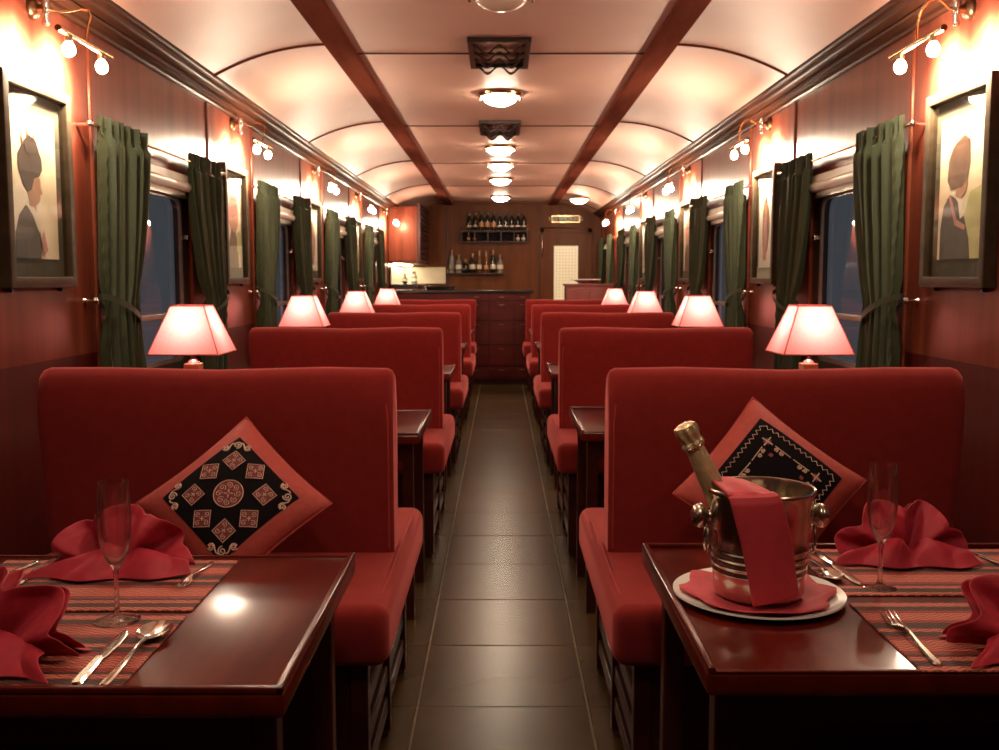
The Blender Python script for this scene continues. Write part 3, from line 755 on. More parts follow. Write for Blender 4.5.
# ------------------------------------------------------------------ cushions
def make_cushion(kind):
    r = empty('throw_cushion')
    A, T = .177, .062
    def surf(u, v, s_=1, off=0):
        # pillow: pinched corners, slightly hollow edges; u, v in -1..1, local x right, y up, z front
        k = 1 - .065 * (1 - v * v) * abs(u) ** 3; k2 = 1 - .065 * (1 - u * u) * abs(v) ** 3
        x, y = u * A * k, v * A * k2
        t = T * (max(0, 1 - abs(u) ** 2.3) ** .55) * (max(0, 1 - abs(v) ** 2.3) ** .55)
        wr = .004 * math.sin(9 * (u + v)) * max(0, abs(u) + abs(v) - 1.25) * 2
        t += wr * (1 - max(abs(u), abs(v)))
        q = Vector((x, y, s_ * (t + off)))
        return Matrix.Rotation(PI / 4, 3, 'Z') @ q
    mb = MB()
    n = 30
    sp_ = lambda t: math.sin((t - .5) * PI)
    mb.grid(lambda u, v: surf(sp_(u), sp_(v), 1), n, n); mb.grid(lambda u, v: surf(sp_(u), sp_(v), -1), n, n)
    cv = mb.build('cover', 'cushion_fabric', r, merge=True)
    ed = [surf(-1 + 2 * t / 16, -1) for t in range(16)] + [surf(1, -1 + 2 * t / 16) for t in range(16)] + [surf(1 - 2 * t / 16, 1) for t in range(16)] + [surf(-1, 1 - 2 * t / 16) for t in range(16)]
    MB().tube(ed, .0035, 6, closed=True).build('welt', 'cushion_fabric', r)
    def D(p, q, off): return surf(q + p, q - p, 1, off) if False else surf((p + q), (q - p), 1, off)
    pan = MB(); Pn = .70 if kind == 'round' else .72
    pan.grid(lambda u, v: surf((2 * u - 1) * Pn, (2 * v - 1) * Pn, 1, .0012), 20, 20)
    panel = pan.build('embroidered_panel', 'cushion_black', r)
    def emb(mb, pq, rad, off=.002, closed=False): mb.tube([D(p, q, off) for p, q in pq], rad, 5, closed=closed)
    def patch(mb, poly, off=.0018):
        # small fan laid on the surface
        c = (sum(p for p, _ in poly) / len(poly), sum(q for _, q in poly) / len(poly))
        vs = [D(*c, off)] + [D(p, q, off) for p, q in poly]; k = len(poly)
        mb.add(vs, [(0, 1 + i, 1 + (i + 1) % k) for i in range(k)])
    def spiral(cx, cy, r0, turns, a0, dr=1, n=18):
        return [(cx + r0 * (1 - .85 * t / n) * math.cos(a0 + dr * turns * 2 * PI * t / n), cy + r0 * (1 - .85 * t / n) * math.sin(a0 + dr * turns * 2 * PI * t / n)) for t in range(n + 1)]
    # rotate motif frame: D takes p right, q up in half diagonals; corners of the cushion at (+-1,0),(0,+-1)
    if kind == 'round':
        for (cx, cy, dia) in ((.0, .385, 1), (-.235, .26, 0), (.235, .26, 0), (-.36, 0, 1), (.36, 0, 1), (-.235, -.26, 0), (.235, -.26, 0), (0, -.385, 1)):
            mb = MB(); hs = .088
            ang = PI / 4 if dia else 0
            R = lambda x, y: (cx + x * math.cos(ang) - y * math.sin(ang), cy + x * math.sin(ang) + y * math.cos(ang))
            mb.mi = 0; patch(mb, [R(x * hs, y * hs) for x, y in ((-1, -1), (0, -1), (1, -1), (1, 0), (1, 1), (0, 1), (-1, 1), (-1, 0))])
            mb.mi = 1
            emb(mb, [R(x * hs * .95, y * hs * .95) for x, y in ((-1, -1), (0, -1), (1, -1), (1, 0), (1, 1), (0, 1), (-1, 1), (-1, 0))], .0011, .0024, True)
            for sx in (-1, 1):
                for sy in (-1, 1):
                    s0 = [(a, b_) for a, b_ in spiral(.5 * sx, .5 * sy, .34, 1.3, math.atan2(-sy, -sx), sx * sy)]
                    emb(mb, [R(a * hs, b_ * hs) for a, b_ in s0], .0010, .0026)
            emb(mb, [R(-.25 * hs, 0), R(.25 * hs, 0)], .0014, .0028); emb(mb, [R(0, -.25 * hs), R(0, .25 * hs)], .0014, .0028)
            mb.build('square_motif', ['thread_red', 'thread_tan'], panel)
        mb = MB(); R0 = .148
        patch(mb, [(R0 * math.cos(2 * PI * k / 24), R0 * math.sin(2 * PI * k / 24)) for k in range(24)]); mb.mi = 1
        emb(mb, [(R0 * math.cos(2 * PI * k / 32), R0 * math.sin(2 * PI * k / 32)) for k in range(32)], .0013, .0024, True)
        for k in range(8):
            a = 2 * PI * k / 8; emb(mb, spiral(.095 * math.cos(a), .095 * math.sin(a), .036, 1.4, a + PI, 1), .0010, .0026)
        for k in range(4):
            a = PI / 2 * k; emb(mb, [(.012 * math.cos(a), .012 * math.sin(a)), (.045 * math.cos(a), .045 * math.sin(a))], .0018, .0026)
        mb.build('round_motif', ['thread_red', 'thread_tan'], panel)
        for k in range(4):
            a = PI / 2 * k; mb = MB()
            R = lambda x, y: (x * math.cos(a) - y * math.sin(a), x * math.sin(a) + y * math.cos(a))
            emb(mb, [R(*p) for p in spiral(0, .585, .048, 1.6, -PI / 2, 1)], .0020, .0026)
            for s_ in (-1, 1):
                emb(mb, [R(s_ * x, y) for x, y in spiral(.118, .545, .034, 1.4, PI * .1, 1)], .0020, .0026)
                emb(mb, [R(s_ * x, y) for x, y in ((.04, .61), (.062, .60), (.075, .57), (.082, .535), (.10, .512), (.125, .513), (.148, .53))], .0020, .0026)
            mb.build('scroll_motif', 'thread_tan', panel)
    else:
        # zigzag border and corner brackets
        U = lambda u, v: ((u - v) / 2, (u + v) / 2)
        mb = MB(); z = []
        for s_ in range(4):
            nn = 26
            for t in range(nn):
                q = -.62 + 1.24 * t / nn; o_ = .655 if t % 2 else .600
                u, v = [(q, -o_), (o_, q), (-q, o_), (-o_, -q)][s_]
                z.append(U(u, v))
        emb(mb, z, .0012, .0024, True); mb.build('zigzag_border', 'thread_tan', panel)
        for k in range(4):
            a = PI / 2 * k; mb = MB()
            R = lambda x, y: (x * math.cos(a) - y * math.sin(a), x * math.sin(a) + y * math.cos(a))
            mb.mi = 0
            emb(mb, [R(-.20, .22), R(-.07, .36)], .0014, .0024); emb(mb, [R(.07, .36), R(.20, .22)], .0014, .0024)
            for s_ in (-1, 1):
                emb(mb, [R(s_ * x, y) for x, y in spiral(.065, .315, .024, 1.3, -PI / 2)], .0018, .0024)
                emb(mb, [R(s_ * x, y) for x, y in spiral(.115, .265, .024, 1.3, PI / 2)], .0018, .0024)
            for a1, b1 in ((-1, -1), (1, -1)):
                emb(mb, [R(a1 * .045, .42 + b1 * .045), R(-a1 * .045, .42 - b1 * .045)], .002, .0026)
            mb.mi = 1
            patch(mb, [R(0, .375), R(.05, .42), R(0, .465), R(-.05, .42)], .0020); patch(mb, [R(0, .235), R(.03, .262), R(0, .29), R(-.03, .262)])
            mb.build('corner_motif', ['thread_tan', 'thread_red'], panel)
    return r
for kind, loc, tilt, spin, lb in (('round', (-.684, 2.545, .727), 36, 0, 'red cushion with round embroidered rosette leaning on the left bench'),
                                  ('zigzag', (.690, 2.555, .768), 30, 4, 'red cushion with zigzag-bordered black panel behind the ice bucket')):
    o = make_cushion(kind)
    o.matrix_world = Matrix.Translation(loc) @ Matrix.Rotation(math.radians(90 - tilt), 4, 'X') @ Matrix.Rotation(math.radians(spin), 4, 'Z')
    tag(o, lb, 'cushion', 'embroidered cushions')

# ------------------------------------------------------------------ tableware
ZM = ZT + .004
def make_mat():
    r = MB()
    n = 20
    r.box((-.235, -.155, 0), (.235, .155, .004))
    return r.build('placemat', 'placemat', bevel=.0015, seg=1)
mats = [((-.768, 1.85), 'striped woven placemat on the far side of the left table'), ((-.768, 1.512), 'striped woven placemat on the near side of the left table'),
        ((.848, 1.935), 'striped woven placemat on the far side of the right table'), ((.848, 1.580), 'striped woven placemat on the near side of the right table')]
mat0 = make_mat()
# the mat material reads y from 0..1 across the mat
for i, ((x, y), lb) in enumerate(mats):
    o = mat0 if i == 0 else mat0.copy()
    if i: C.objects.link(o)
    o.location = (x, y, ZT); tag(o, lb, 'placemat', 'woven placemats')
def flute_prof():
    out = [(0, .0), (.036, .0), (.037, .0015), (.030, .004), (.014, .007), (.0062, .012), (.0042, .022), (.0038, .05), (.0040, .078), (.0062, .090), (.0145, .102), (.0215, .120), (.0258, .145), (.0272, .170), (.0262, .205), (.0242, .236)]
    inn = [(.0234, .236), (.0254, .205), (.0263, .170), (.0248, .145), (.0204, .121), (.0130, .106), (.0050, .098), (0, .096)]
    return out + inn
fl0 = MB().lathe(flute_prof(), 40).build('champagne_flute', 'crystal')
for i, (x, y, lb) in enumerate(((-.640, 1.640, 'tall crystal champagne flute on the left foreground table'), (.700, 1.822, 'tall crystal champagne flute beside the ice bucket on the right table'),
                            (-.858, 3.925, 'champagne flute on the second left table nearer the window, rim showing over the bench'), (-.655, 3.84, 'champagne flute on the second left table nearer the aisle, rim showing over the bench'))):
    o = fl0 if i == 0 else fl0.copy()
    if i: C.objects.link(o)
    o.location = (x, y, ZM if i == 0 and False else ZT + .0002); tag(o, lb, 'glass', 'champagne flutes')
bpy.data.objects['champagne_flute'].location.z = ZT + .0042

def napkin(name, loc, rz, w, h, seed, label, lobes=3.6):
    rn = random.Random(seed); ph = [rn.uniform(0, 6.28) for _ in range(6)]
    mb = MB()
    def edge(u):           # silhouette of the fan: rounded lobes
        return .84 + .16 * abs(math.cos(u * PI * lobes / 2 + ph[0] * .3)) ** .8
    def fan(u_, v, back=0):
        u = 2 * u_ - 1; a = u * math.radians(84)
        R = edge(u) * v ** .85
        x = math.sin(a) * R * w * .5; z = math.cos(a) * R * h * (1 - .10 * u * u) + .002
        sn = math.sin(u * PI * lobes + ph[1]); pl = math.copysign(abs(sn) ** 1.3, sn) * .040 * v ** .9 * (1 - .4 * abs(u))
        lean = .03 * v * v * math.cos(a)
        curl = -.016 * max(0, v - .8) / .2 * math.sin(u * PI * lobes + ph[1] + .8)
        nz = noise.noise(Vector((u * 3 + seed, v * 3, back))) * .008 * v
        return (x, pl + lean + curl + nz + .012 * back, max(z, .001))
    mb.grid(lambda u, v: fan(u, v), 72, 20)
    mb.grid(lambda u, v: tuple(c * k + d for c, k, d in zip(fan(u, v * .94, 1), (.92, 1, .93), (0, .020, 0))), 60, 14)
    def skirt(u_, v):      # two front wings falling forward from the middle crease
        u = 2 * u_ - 1
        cr = math.exp(-(u / .16) ** 2)
        top = h * (.40 * (1 - abs(u) ** 1.6 * .6)) * (1 - .55 * cr)
        z = top * (1 - v) ** 1.4 + .004 + .012 * math.sin(v * PI) * abs(math.sin(u * 5 + ph[2]))
        x = u * w * (.36 + .17 * v ** .8) + .01 * math.sin(4 * v + ph[3])
        y = -.010 - .062 * v ** .8 * (1 - .35 * u * u) + .018 * math.sin(u * 7.5 + ph[4]) * v * (1 - v * .5) + .012 * cr * (1 - v)
        return (x, y, max(z, .002))
    mb.grid(skirt, 56, 18)
    def back(u_, v):
        u = 2 * u_ - 1
        return (u * w * (.30 + .12 * v), .035 + .05 * v * (1 - .3 * u * u), max(h * .5 * (1 - v) ** 1.3 * (1 - abs(u) ** 2 * .7), .002))
    mb.grid(back, 30, 10)
    o = mb.build(name, 'napkin'); o.location = loc; o.rotation_euler = (0, 0, rz)
    s_ = o.modifiers.new('cloth thickness', 'SOLIDIFY'); s_.thickness = .0022; s_.offset = 1
    ss = o.modifiers.new('smooth', 'SUBSURF'); ss.levels = ss.render_levels = 1
    return tag(o, label, 'napkin', 'folded red napkins')
napkin('folded_napkin', (-.742, 1.925, ZM), .05, .30, .125, 4, 'fan-folded red napkin behind the flute on the left table')
napkin('folded_napkin', (-.765, 1.475, ZM), -.35, .30, .125, 11, 'fan-folded red napkin at the left edge, on the near left placemat', 3.4)
napkin('folded_napkin', (.818, 2.005, ZM), -.05, .28, .120, 6, 'fan-folded red napkin behind the flute on the right table')
napkin('folded_napkin', (.830, 1.520, ZM), .25, .30, .120, 15, 'fan-folded red napkin at the right edge, on the near right placemat', 3.4)

def ribbon(mb, pts, t=.0022):           # pts: (y, half width, z) flat bar along y with bevelled section
    vs = []; fs = []
    for y, hw, z in pts:
        vs += [(-hw, y, z), (-hw * .6, y, z + t), (hw * .6, y, z + t), (hw, y, z), (hw * .6, y, z - t * .3), (-hw * .6, y, z - t * .3)]
    for i in range(len(pts) - 1):
        for k in range(6): fs.append((i * 6 + k, i * 6 + (k + 1) % 6, i * 6 + 6 + (k + 1) % 6, i * 6 + 6 + k))
    fs += [(5, 4, 3, 2, 1, 0), tuple((len(pts) - 1) * 6 + k for k in range(6))]
    mb.add(vs, fs)
HANDLE = [(0, .003, .002), (.004, .0062, .002), (.02, .0068, .002), (.06, .0046, .004), (.10, .0030, .008), (.125, .0026, .010)]
def make_fork():
    r = empty('dinner_fork')
    mb = MB(); ribbon(mb, HANDLE + [(.140, .006, .009), (.150, .0110, .006), (.160, .0125, .004)]); mb.build('handle', 'silver', r)
    for k in range(4):
        x = -.0105 + .007 * k; mb = MB(); ribbon(mb, [(.157, .0020, .004), (.175, .0018, .0025), (.195, .0015, .005), (.207, .0008, .009)], .0016)
        mb.v = [(a + x, b_, c) for a, b_, c in mb.v]; mb.build('tine', 'silver', r)
    return r
def make_knife():
    r = empty('dinner_knife')
    mb = MB(); ribbon(mb, [(0, .005, .003), (.004, .0085, .003), (.05, .0080, .004), (.095, .0065, .005)], .004); mb.build('handle', 'silver', r)
    mb = MB(); ribbon(mb, [(.093, .0050, .005), (.105, .0085, .004), (.16, .0098, .003), (.20, .0085, .003), (.215, .0045, .003), (.220, .001, .003)], .0012); mb.build('blade', 'silver', r)
    return r
def make_spoon():
    r = empty('table_spoon')
    mb = MB(); ribbon(mb, HANDLE + [(.150, .0040, .009)]); mb.build('handle', 'silver', r)
    def bowl(u, v):
        a = 2 * PI * u; rr = v
        x = .0235 * rr * math.sin(a) * (1 - .12 * math.cos(a)); y = .180 + .039 * rr * -math.cos(a)
        return (x, y, .0025 + .0085 * rr * rr)
    mb = MB(); mb.grid(bowl, 28, 8); mb.grid(lambda u, v: tuple(c - d for c, d in zip(bowl(u, v), (0, 0, .0014))), 28, 8); mb.build('bowl', 'silver', r, merge=True)
    return r
fork, knife, spoon = Proto(make_fork()), Proto(make_knife()), Proto(make_spoon())
def lay(P_, a, b_, L, label, cat, group='silver cutlery', s=None):
    d = Vector(b_) - Vector(a); rz = math.atan2(-d.x, d.y)
    o = P_.put((a[0], a[1], ZM), rz, label=label, cat=cat, group=group); k = d.length / L; o.scale = (k, k, k)
lay(fork, (.645, 1.440), (.652, 1.662), .207, 'silver fork on the near right placemat', 'fork')
lay(fork, (-.580, 1.985), (-.592, 1.80), .207, 'silver fork to the right of the napkin on the far left placemat', 'fork')
lay(fork, (.985, 2.045), (1.00, 1.85), .207, 'silver fork at the right edge on the far right placemat', 'fork')
lay(knife, (-.596, 1.365), (-.604, 1.585), .22, 'silver knife next to the spoon on the near left placemat', 'knife')
lay(spoon, (-.558, 1.365), (-.552, 1.605), .216, 'silver spoon on the near left placemat', 'spoon')
lay(knife, (-.900, 1.995), (-.905, 1.785), .22, 'silver knife at the left edge on the far left placemat', 'knife')
lay(spoon, (-.935, 1.995), (-.945, 1.79), .216, 'silver spoon at the left edge on the far left placemat', 'spoon')
lay(knife, (.655, 2.055), (.668, 1.83), .22, 'silver knife between the flute and the ice bucket', 'knife')
lay(spoon, (.628, 2.05), (.628, 1.845), .216, 'silver spoon right behind the ice bucket', 'spoon')

# ice bucket group on the right table
BX, BY = .462, 1.770
r = MB().lathe([(0, .004), (.10, .004), (.120, .006), (.146, .0145), (.151, .016), (.1515, .0125), (.125, .002), (.10, 0), (0, 0)], 56).build('plate', 'porcelain')
r.location = (BX, BY, ZT); tag(r, 'round white plate under the ice bucket', 'plate')
pl = []
for k in range(40):
    a = 2 * PI * k / 40; rr = .131 + .010 * math.cos(8 * a + .4) + .004 * math.sin(3 * a); pl.append((rr * math.cos(a), rr * math.sin(a)))
mb = MB(); vs = [(0, 0, .0055)]; fs = []
for ring, k_ in enumerate((.4, .75, 1.0)):
    for i, (x, y) in enumerate(pl):
        q = math.hypot(x, y) * k_; z = .0055 + max(0, q - .10) * .34 + .0012 * math.sin(i * .9)
        vs.append((x * k_, y * k_, z))
for i in range(40):
    j = (i + 1) % 40; fs.append((0, 1 + i, 1 + j))
    for ring in (0, 1): fs.append((1 + ring * 40 + i, 1 + ring * 40 + 40 + i, 1 + ring * 40 + 40 + j, 1 + ring * 40 + j))
mb.add(vs, fs); o = mb.build('plate_napkin', 'bucket_cloth'); o.location = (BX, BY, ZT + .0015)
sm = o.modifiers.new('cloth thickness', 'SOLIDIFY'); sm.thickness = .0018; sm.offset = 1
tag(o, 'flat red napkin laid on the white plate', 'napkin')
ZB_ = ZT + .0095
b_ = empty('ice_bucket', (BX, BY, ZB_), label='stainless steel champagne bucket with ring handles on the white plate', cat='bucket')
def rad(z): return .0785 + (.0925 - .0785) * (z / .19)
op = [(0, 0), (.070, 0), (.076, .003), (.079, .008)]
for z in (.02, .034): op.append((rad(z), z))
for z in (.048, .062, .076, .090): op += [(rad(z - .005), z - .005), (rad(z) + .0016, z - .002), (rad(z) + .0016, z + .002), (rad(z + .005), z + .005)]
op += [(rad(z), z) for z in (.12, .15, .18)] + [(.0945, .186), (.0965, .189), (.0965, .193), (.0945, .1955), (.0915, .194), (.0905, .188), (rad(.15) - .002, .15), (rad(.05) - .002, .05), (rad(.008) - .003, .006), (0, .005)]
MB().lathe(op, 64).build('body', 'steel', b_)
for s_ in (-1, 1):
    kn = MB().lathe([(0, 0), (.010, 0), (.009, .006), (.015, .010), (.0215, .017), (.022, .024), (.018, .031), (.009, .036), (0, .037)], 20, mat=Matrix.Translation((s_ * (rad(.145) - .003), 0, .143)) @ Matrix.Rotation(s_ * PI / 2, 4, 'Y')).build('handle_knob', 'steel', b_)
    x0 = s_ * (rad(.145) + .006)
    MB().tube([(x0, .016 * math.sin(2 * PI * k / 24), 0.124 - .0235 + .0235 * math.cos(2 * PI * k / 24)) for k in range(24)], .0027, 8, closed=True).build('ring', 'steel', kn)
# champagne bottle leaning to the left in the bucket
bt = empty('champagne_bottle', label='champagne bottle with gold foil neck leaning out of the ice bucket', cat='bottle')
ax0, ax1 = Vector((BX - .010, BY + .012, ZB_ + .045)), Vector((.3235, BY + .0, 1.043))
d = ax1 - ax0; L = d.length
bt.matrix_world = Matrix.Translation(ax0) @ d.to_track_quat('Z', 'Y').to_matrix().to_4x4()
q = L - .30
MB().lathe([(0, 0), (.030, 0), (.034, .01), (.036, .03), (.036, L - .235), (.031, L - .205), (.022, L - .175), (0, L - .175)], 28).build('glass_body', 'bottle_dark', bt)
nk = MB().lathe([(.0235, L - .180), (.0222, L - .148), (.0198, L - .10), (.0165, L - .050), (.0158, L - .046), (.0155, L - .040)], 28).build('foil_neck', 'gold_foil', bt)
mb = MB()
def cap(u, v):
    a = 2 * PI * u
    pr_ = [(.0158, -.046), (.0190, -.043), (.0195, -.036), (.0170, -.031), (.0175, -.024), (.0195, -.016), (.0198, -.008), (.0185, -.002), (.012, .001), (0, .002)]
    t = v * (len(pr_) - 1); i = min(int(t), len(pr_) - 2); f_ = t - i
    rr = pr_[i][0] + (pr_[i + 1][0] - pr_[i][0]) * f_; z = pr_[i][1] + (pr_[i + 1][1] - pr_[i][1]) * f_
    rr *= 1 + .11 * math.sin(8 * a + 5 * v) * (v < .9)
    return (rr * math.cos(a), rr * math.sin(a), L + z)
mb.grid(cap, 40, 27); mb.build('foil_cap', 'gold_foil', bt, merge=True)
MB().tube([(.0202 * math.cos(2 * PI * k / 28), .0202 * math.sin(2 * PI * k / 28), L - .040) for k in range(28)], .0013, 6, closed=True).build('wire_ring', 'silver', bt)
# red cloth folded over the bucket rim and hanging down its front
path = [(-.050, .050, .199), (-.040, .02, .205), (-.032, -.03, .206), (-.024, -.072, .2035), (-.019, -.093, .2005), (-.014, -.1035, .196), (-.010, -.107, .186), (-.004, -.1065, .165), (.006, -.1035, .13), (.014, -.1005, .095), (.021, -.0975, .06), (.028, -.0955, .026), (.030, -.0955, .014)]
hw = [.030, .033, .035, .038, .040, .041, .042, .0425, .0425, .0425, .042, .0415, .0415]
mb = MB()
def strip(u, v, dz=0):
    t = v * (len(path) - 1); i = min(int(t), len(path) - 2); f_ = t - i
    P0, P1 = Vector(path[i]), Vector(path[i + 1]); c = P0.lerp(P1, f_); h_ = hw[i] + (hw[i + 1] - hw[i]) * f_
    s_ = 2 * u - 1
    x = c.x + s_ * h_; y = c.y
    if v > .33:      # wrap round the bucket
        R_ = -c.y; y = -math.sqrt(max(R_ * R_ - x * x * .75 + (c.x ** 2) * .2, .0004)) if abs(x) < R_ else c.y
    return (x, y - .0006 * math.sin(s_ * 6 + v * 9), c.z + s_ * .007 * (v > .3) * v + .002 * math.sin(5 * s_ + 4 * v) * (v < .35) + (.010 * s_ * s_ * 0))
mb.grid(strip, 20, 60)
o = mb.build('draped_napkin', 'bucket_cloth'); o.location = (BX - .022, BY, ZB_)
sm = o.modifiers.new('cloth thickness', 'SOLIDIFY'); sm.thickness = .0045; sm.offset = 0
tag(o, 'folded red cloth hanging over the rim of the ice bucket', 'napkin')

# ------------------------------------------------------------------ bar and far end
bar = empty('bar_counter', (0, 12.38, 0), label='dark red wooden bar counter with drawers at the end of the aisle', cat='bar counter')
MB().box((-1.35, .015, .06), (.36, .62, 1.13)).build('body', 'bar_wood', bar, bevel=.004)
MB().box((-1.34, .05, 0), (.34, .58, .07)).build('plinth', 'dark_wood', bar, bevel=.003)
MB().box((-1.38, -.02, 1.13), (.40, .66, 1.165)).build('counter_top', 'black_top', bar, bevel=.008)
for ci, (x0, x1) in enumerate(((-.80, -.16), (-.14, .16), (.18, .345))):
    for z0, z1 in ((.09, .22), (.24, .48), (.50, .78), (.80, 1.02), (1.04, 1.115)):
        dr = MB().box((x0, 0, z0), (x1, .02, z1)).build('drawer', 'bar_wood', bar, bevel=.002, seg=1)
        xc = x0 + (x1 - x0) * (.5 if ci else .78)
        MB().tube([(xc - .03, -.012, z1 - .035), (xc + .03, -.012, z1 - .035)], .004, 8).build('handle', 'bronze', dr)
tray = empty('serving_tray', (-.76, 12.62, 1.165), label='round black serving tray lying on the bar counter', cat='tray')
MB().lathe([(0, 0), (.17, 0), (.185, .03), (.19, .045), (.184, .045), (.166, .01), (0, .01)], 36).build('dish', 'black_top', tray)
MB().tube([(.187 * math.cos(2 * PI * k / 36), .187 * math.sin(2 * PI * k / 36), .045) for k in range(36)], .006, 6, closed=True).build('lip', 'black_top', tray)

wc = empty('wine_cabinet', (-W + .012, 13.0, 1.50), label='overhead wooden wine cabinet with a bottle rack above the bar', cat='cabinet')
MB().box((.0, 0, 0), (.36, 1.78, .72)).build('body', 'wall_wood', wc, bevel=.004)
MB().box((.0, -.012, .03), (.37, 0, .72)).build('end_panel', 'wall_wood', wc, bevel=.003)
MB().box((.36, .0, .0), (.41, .04, .76)).build('rack_post', 'dark_wood', wc, bevel=.003)
for i in range(13):
    z = .04 + .06 * i
    MB().box((.36, .04, z - .008), (.40, 1.76, z + .008)).build('rack_slat', 'dark_wood', wc, bevel=.002, seg=1)
for i in range(8):
    y = .2 + .2 * i; MB().box((.36, y - .008, .02), (.392, y + .008, .78)).build('rack_upright', 'dark_wood', wc, bevel=.002, seg=1)
st = MB().box((.04, .12, -.010), (.16, 1.7, -.001)).build('under_light', 'strip_glow', wc, bevel=.003)

bs = empty('back_counter', (-W + .022, 13.12, 0), label='lit back counter under the wine cabinet at the far left', cat='counter')
MB().box((.01, 0, 0), (.34, 1.66, 1.20)).build('body', 'dark_wood', bs, bevel=.004)
MB().box((.01, -.01, 1.20), (.36, 1.67, 1.235)).build('counter_top', 'black_top', bs, bevel=.004)
MB().box((.002, 0, 1.235), (.012, 1.66, 1.46)).build('backsplash', 'backsplash', bs, smooth=False)
MB().box((.012, 1.64, 1.235), (.62, 1.672, 1.47)).build('backsplash', 'backsplash', bs, smooth=False)

def bottle_mesh(kind):
    pr = {'wine': [(0, 0), (.036, 0), (.038, .006), (.038, .185), (.033, .205), (.018, .232), (.0145, .25), (.0145, .290), (.0165, .292), (.0165, .302), (0, .302)],
          'spirit': [(0, 0), (.042, 0), (.044, .006), (.044, .150), (.038, .172), (.018, .196), (.0155, .22), (.0155, .246), (.020, .248), (.020, .272), (0, .272)],
          'round': [(0, 0), (.040, 0), (.052, .02), (.056, .06), (.050, .105), (.030, .140), (.017, .155), (.016, .185), (.022, .187), (.022, .212), (0, .212)],
          'tall': [(0, 0), (.033, 0), (.035, .006), (.035, .205), (.024, .238), (.0145, .252), (.0145, .300), (.018, .302), (.018, .328), (0, .328)]}[kind]
    return pr
def add_bottle(x, y, z, kind, glass, lab, label, cat='bottle', group='bottles', s=1.0, lz=(.06, .12)):
    r = empty('bottle', (x, y, z), label=label, cat=cat, group=group)
    pr = [(a * s, c * s) for a, c in bottle_mesh(kind)]
    MB().lathe(pr, 16).build('glass_body', glass, r)
    rr = (max(a for a, c in pr)) + .0008
    if lab: MB().lathe([(rr, lz[0] * s), (rr + .0006, lz[0] * s), (rr + .0006, lz[1] * s), (rr, lz[1] * s)], 16).build('paper_label', lab, r)
    MB().lathe([(a + .001, c) for a, c in pr[-5:-1]] + [(0, pr[-1][1] + .001)], 12).build('cap', 'bronze' if kind != 'wine' else 'black_iron', r)
    return r
NUM = ['first', 'second', 'third', 'fourth', 'fifth', 'sixth', 'seventh', 'eighth', 'ninth', 'tenth', 'eleventh']
def shelf(x0, x1, z, box_h, label):
    r = empty('bottle_shelf', ((x0 + x1) / 2, Y1, z), label=label, cat='shelf'); w = (x1 - x0) / 2
    MB().box((-w, -.13, -.018), (w, 0, 0)).build('board', 'dark_wood', r, bevel=.003)
    if box_h:
        MB().box((-w, -.13, -box_h), (w, 0, -box_h + .018)).build('board', 'dark_wood', r, bevel=.003)
        MB().box((-w, -.012, -box_h), (w, -.002, -.01)).build('back_panel', 'matte_black', r, smooth=False)
        for q in range(6):
            x = -w + .008 + (2 * w - .016) * q / 5
            MB().box((x - .008, -.13, -box_h + .018), (x + .008, 0, -.018)).build('divider', 'dark_wood', r, bevel=.002, seg=1)
    MB().tube([(-w, -.128, .05), (w, -.128, .05)], .004, 6).build('guard_rail', 'brass', r)
    for s_ in (-1, 1): MB().tube([(s_ * w, -.128, 0), (s_ * w, -.128, .05)], .004, 6).build('rail_post', 'brass', r)
    return r
shelf(-.58, .39, 1.995, .17, 'upper wooden bottle shelf with cubbyholes on the far wall')
shelf(-.77, .045, 1.385, 0, 'lower wooden bottle shelf on the far wall')
for i in range(10):
    x = -.46 + .088 * i
    add_bottle(x, Y1 - .065, 1.9952, 'wine', 'bottle_dark', 'label_orange' if 2 <= i <= 4 else 'label_cream' , '%s bottle from the left standing on the upper wall shelf' % NUM[i], group='bottles on the upper shelf', s=.86 + .05 * (2 <= i <= 4), lz=(.06, .13) if 2 <= i <= 4 else (.06, .085))
for i, x in enumerate((-.47, -.385, .245, .325)):
    add_bottle(x, Y1 - .065, 1.8432, 'round' if i > 1 else 'spirit', 'bottle_amber' if i < 2 else 'bottle_clear', 'label_orange' if i < 2 else 'label_cream', '%s small bottle from the left in the cubbyholes of the upper shelf' % NUM[i], group='bottles in the cubbyholes', s=.46, lz=(.06, .11))
kinds = [('tall', 'bottle_clear', None), ('spirit', 'bottle_clear', 'label_cream'), ('round', 'bottle_dark', None), ('spirit', 'bottle_dark', 'label_cream'), ('tall', 'bottle_amber', 'label_cream'), ('tall', 'bottle_amber', 'label_orange'), ('tall', 'bottle_dark', 'label_cream'), ('spirit', 'bottle_clear', 'label_cream')]
for i, (kd, gl, lb_) in enumerate(kinds):
    add_bottle(-.715 + .1 * i, Y1 - .068, 1.3852, kd, gl, lb_, '%s bottle from the left on the lower wall shelf' % NUM[i], group='bottles on the lower shelf', s=1.03 - .04 * (i % 3))
for i, (x, y) in enumerate(((-1.26, 13.3), (-1.16, 13.7), (-1.22, 14.1))):
    add_bottle(x, y, 1.235, 'round' if i == 0 else 'spirit', 'bottle_dark' if i == 0 else 'bottle_clear', 'label_cream', '%s bottle from the front on the lit back counter' % NUM[i], group='bottles on the back counter', s=.62)

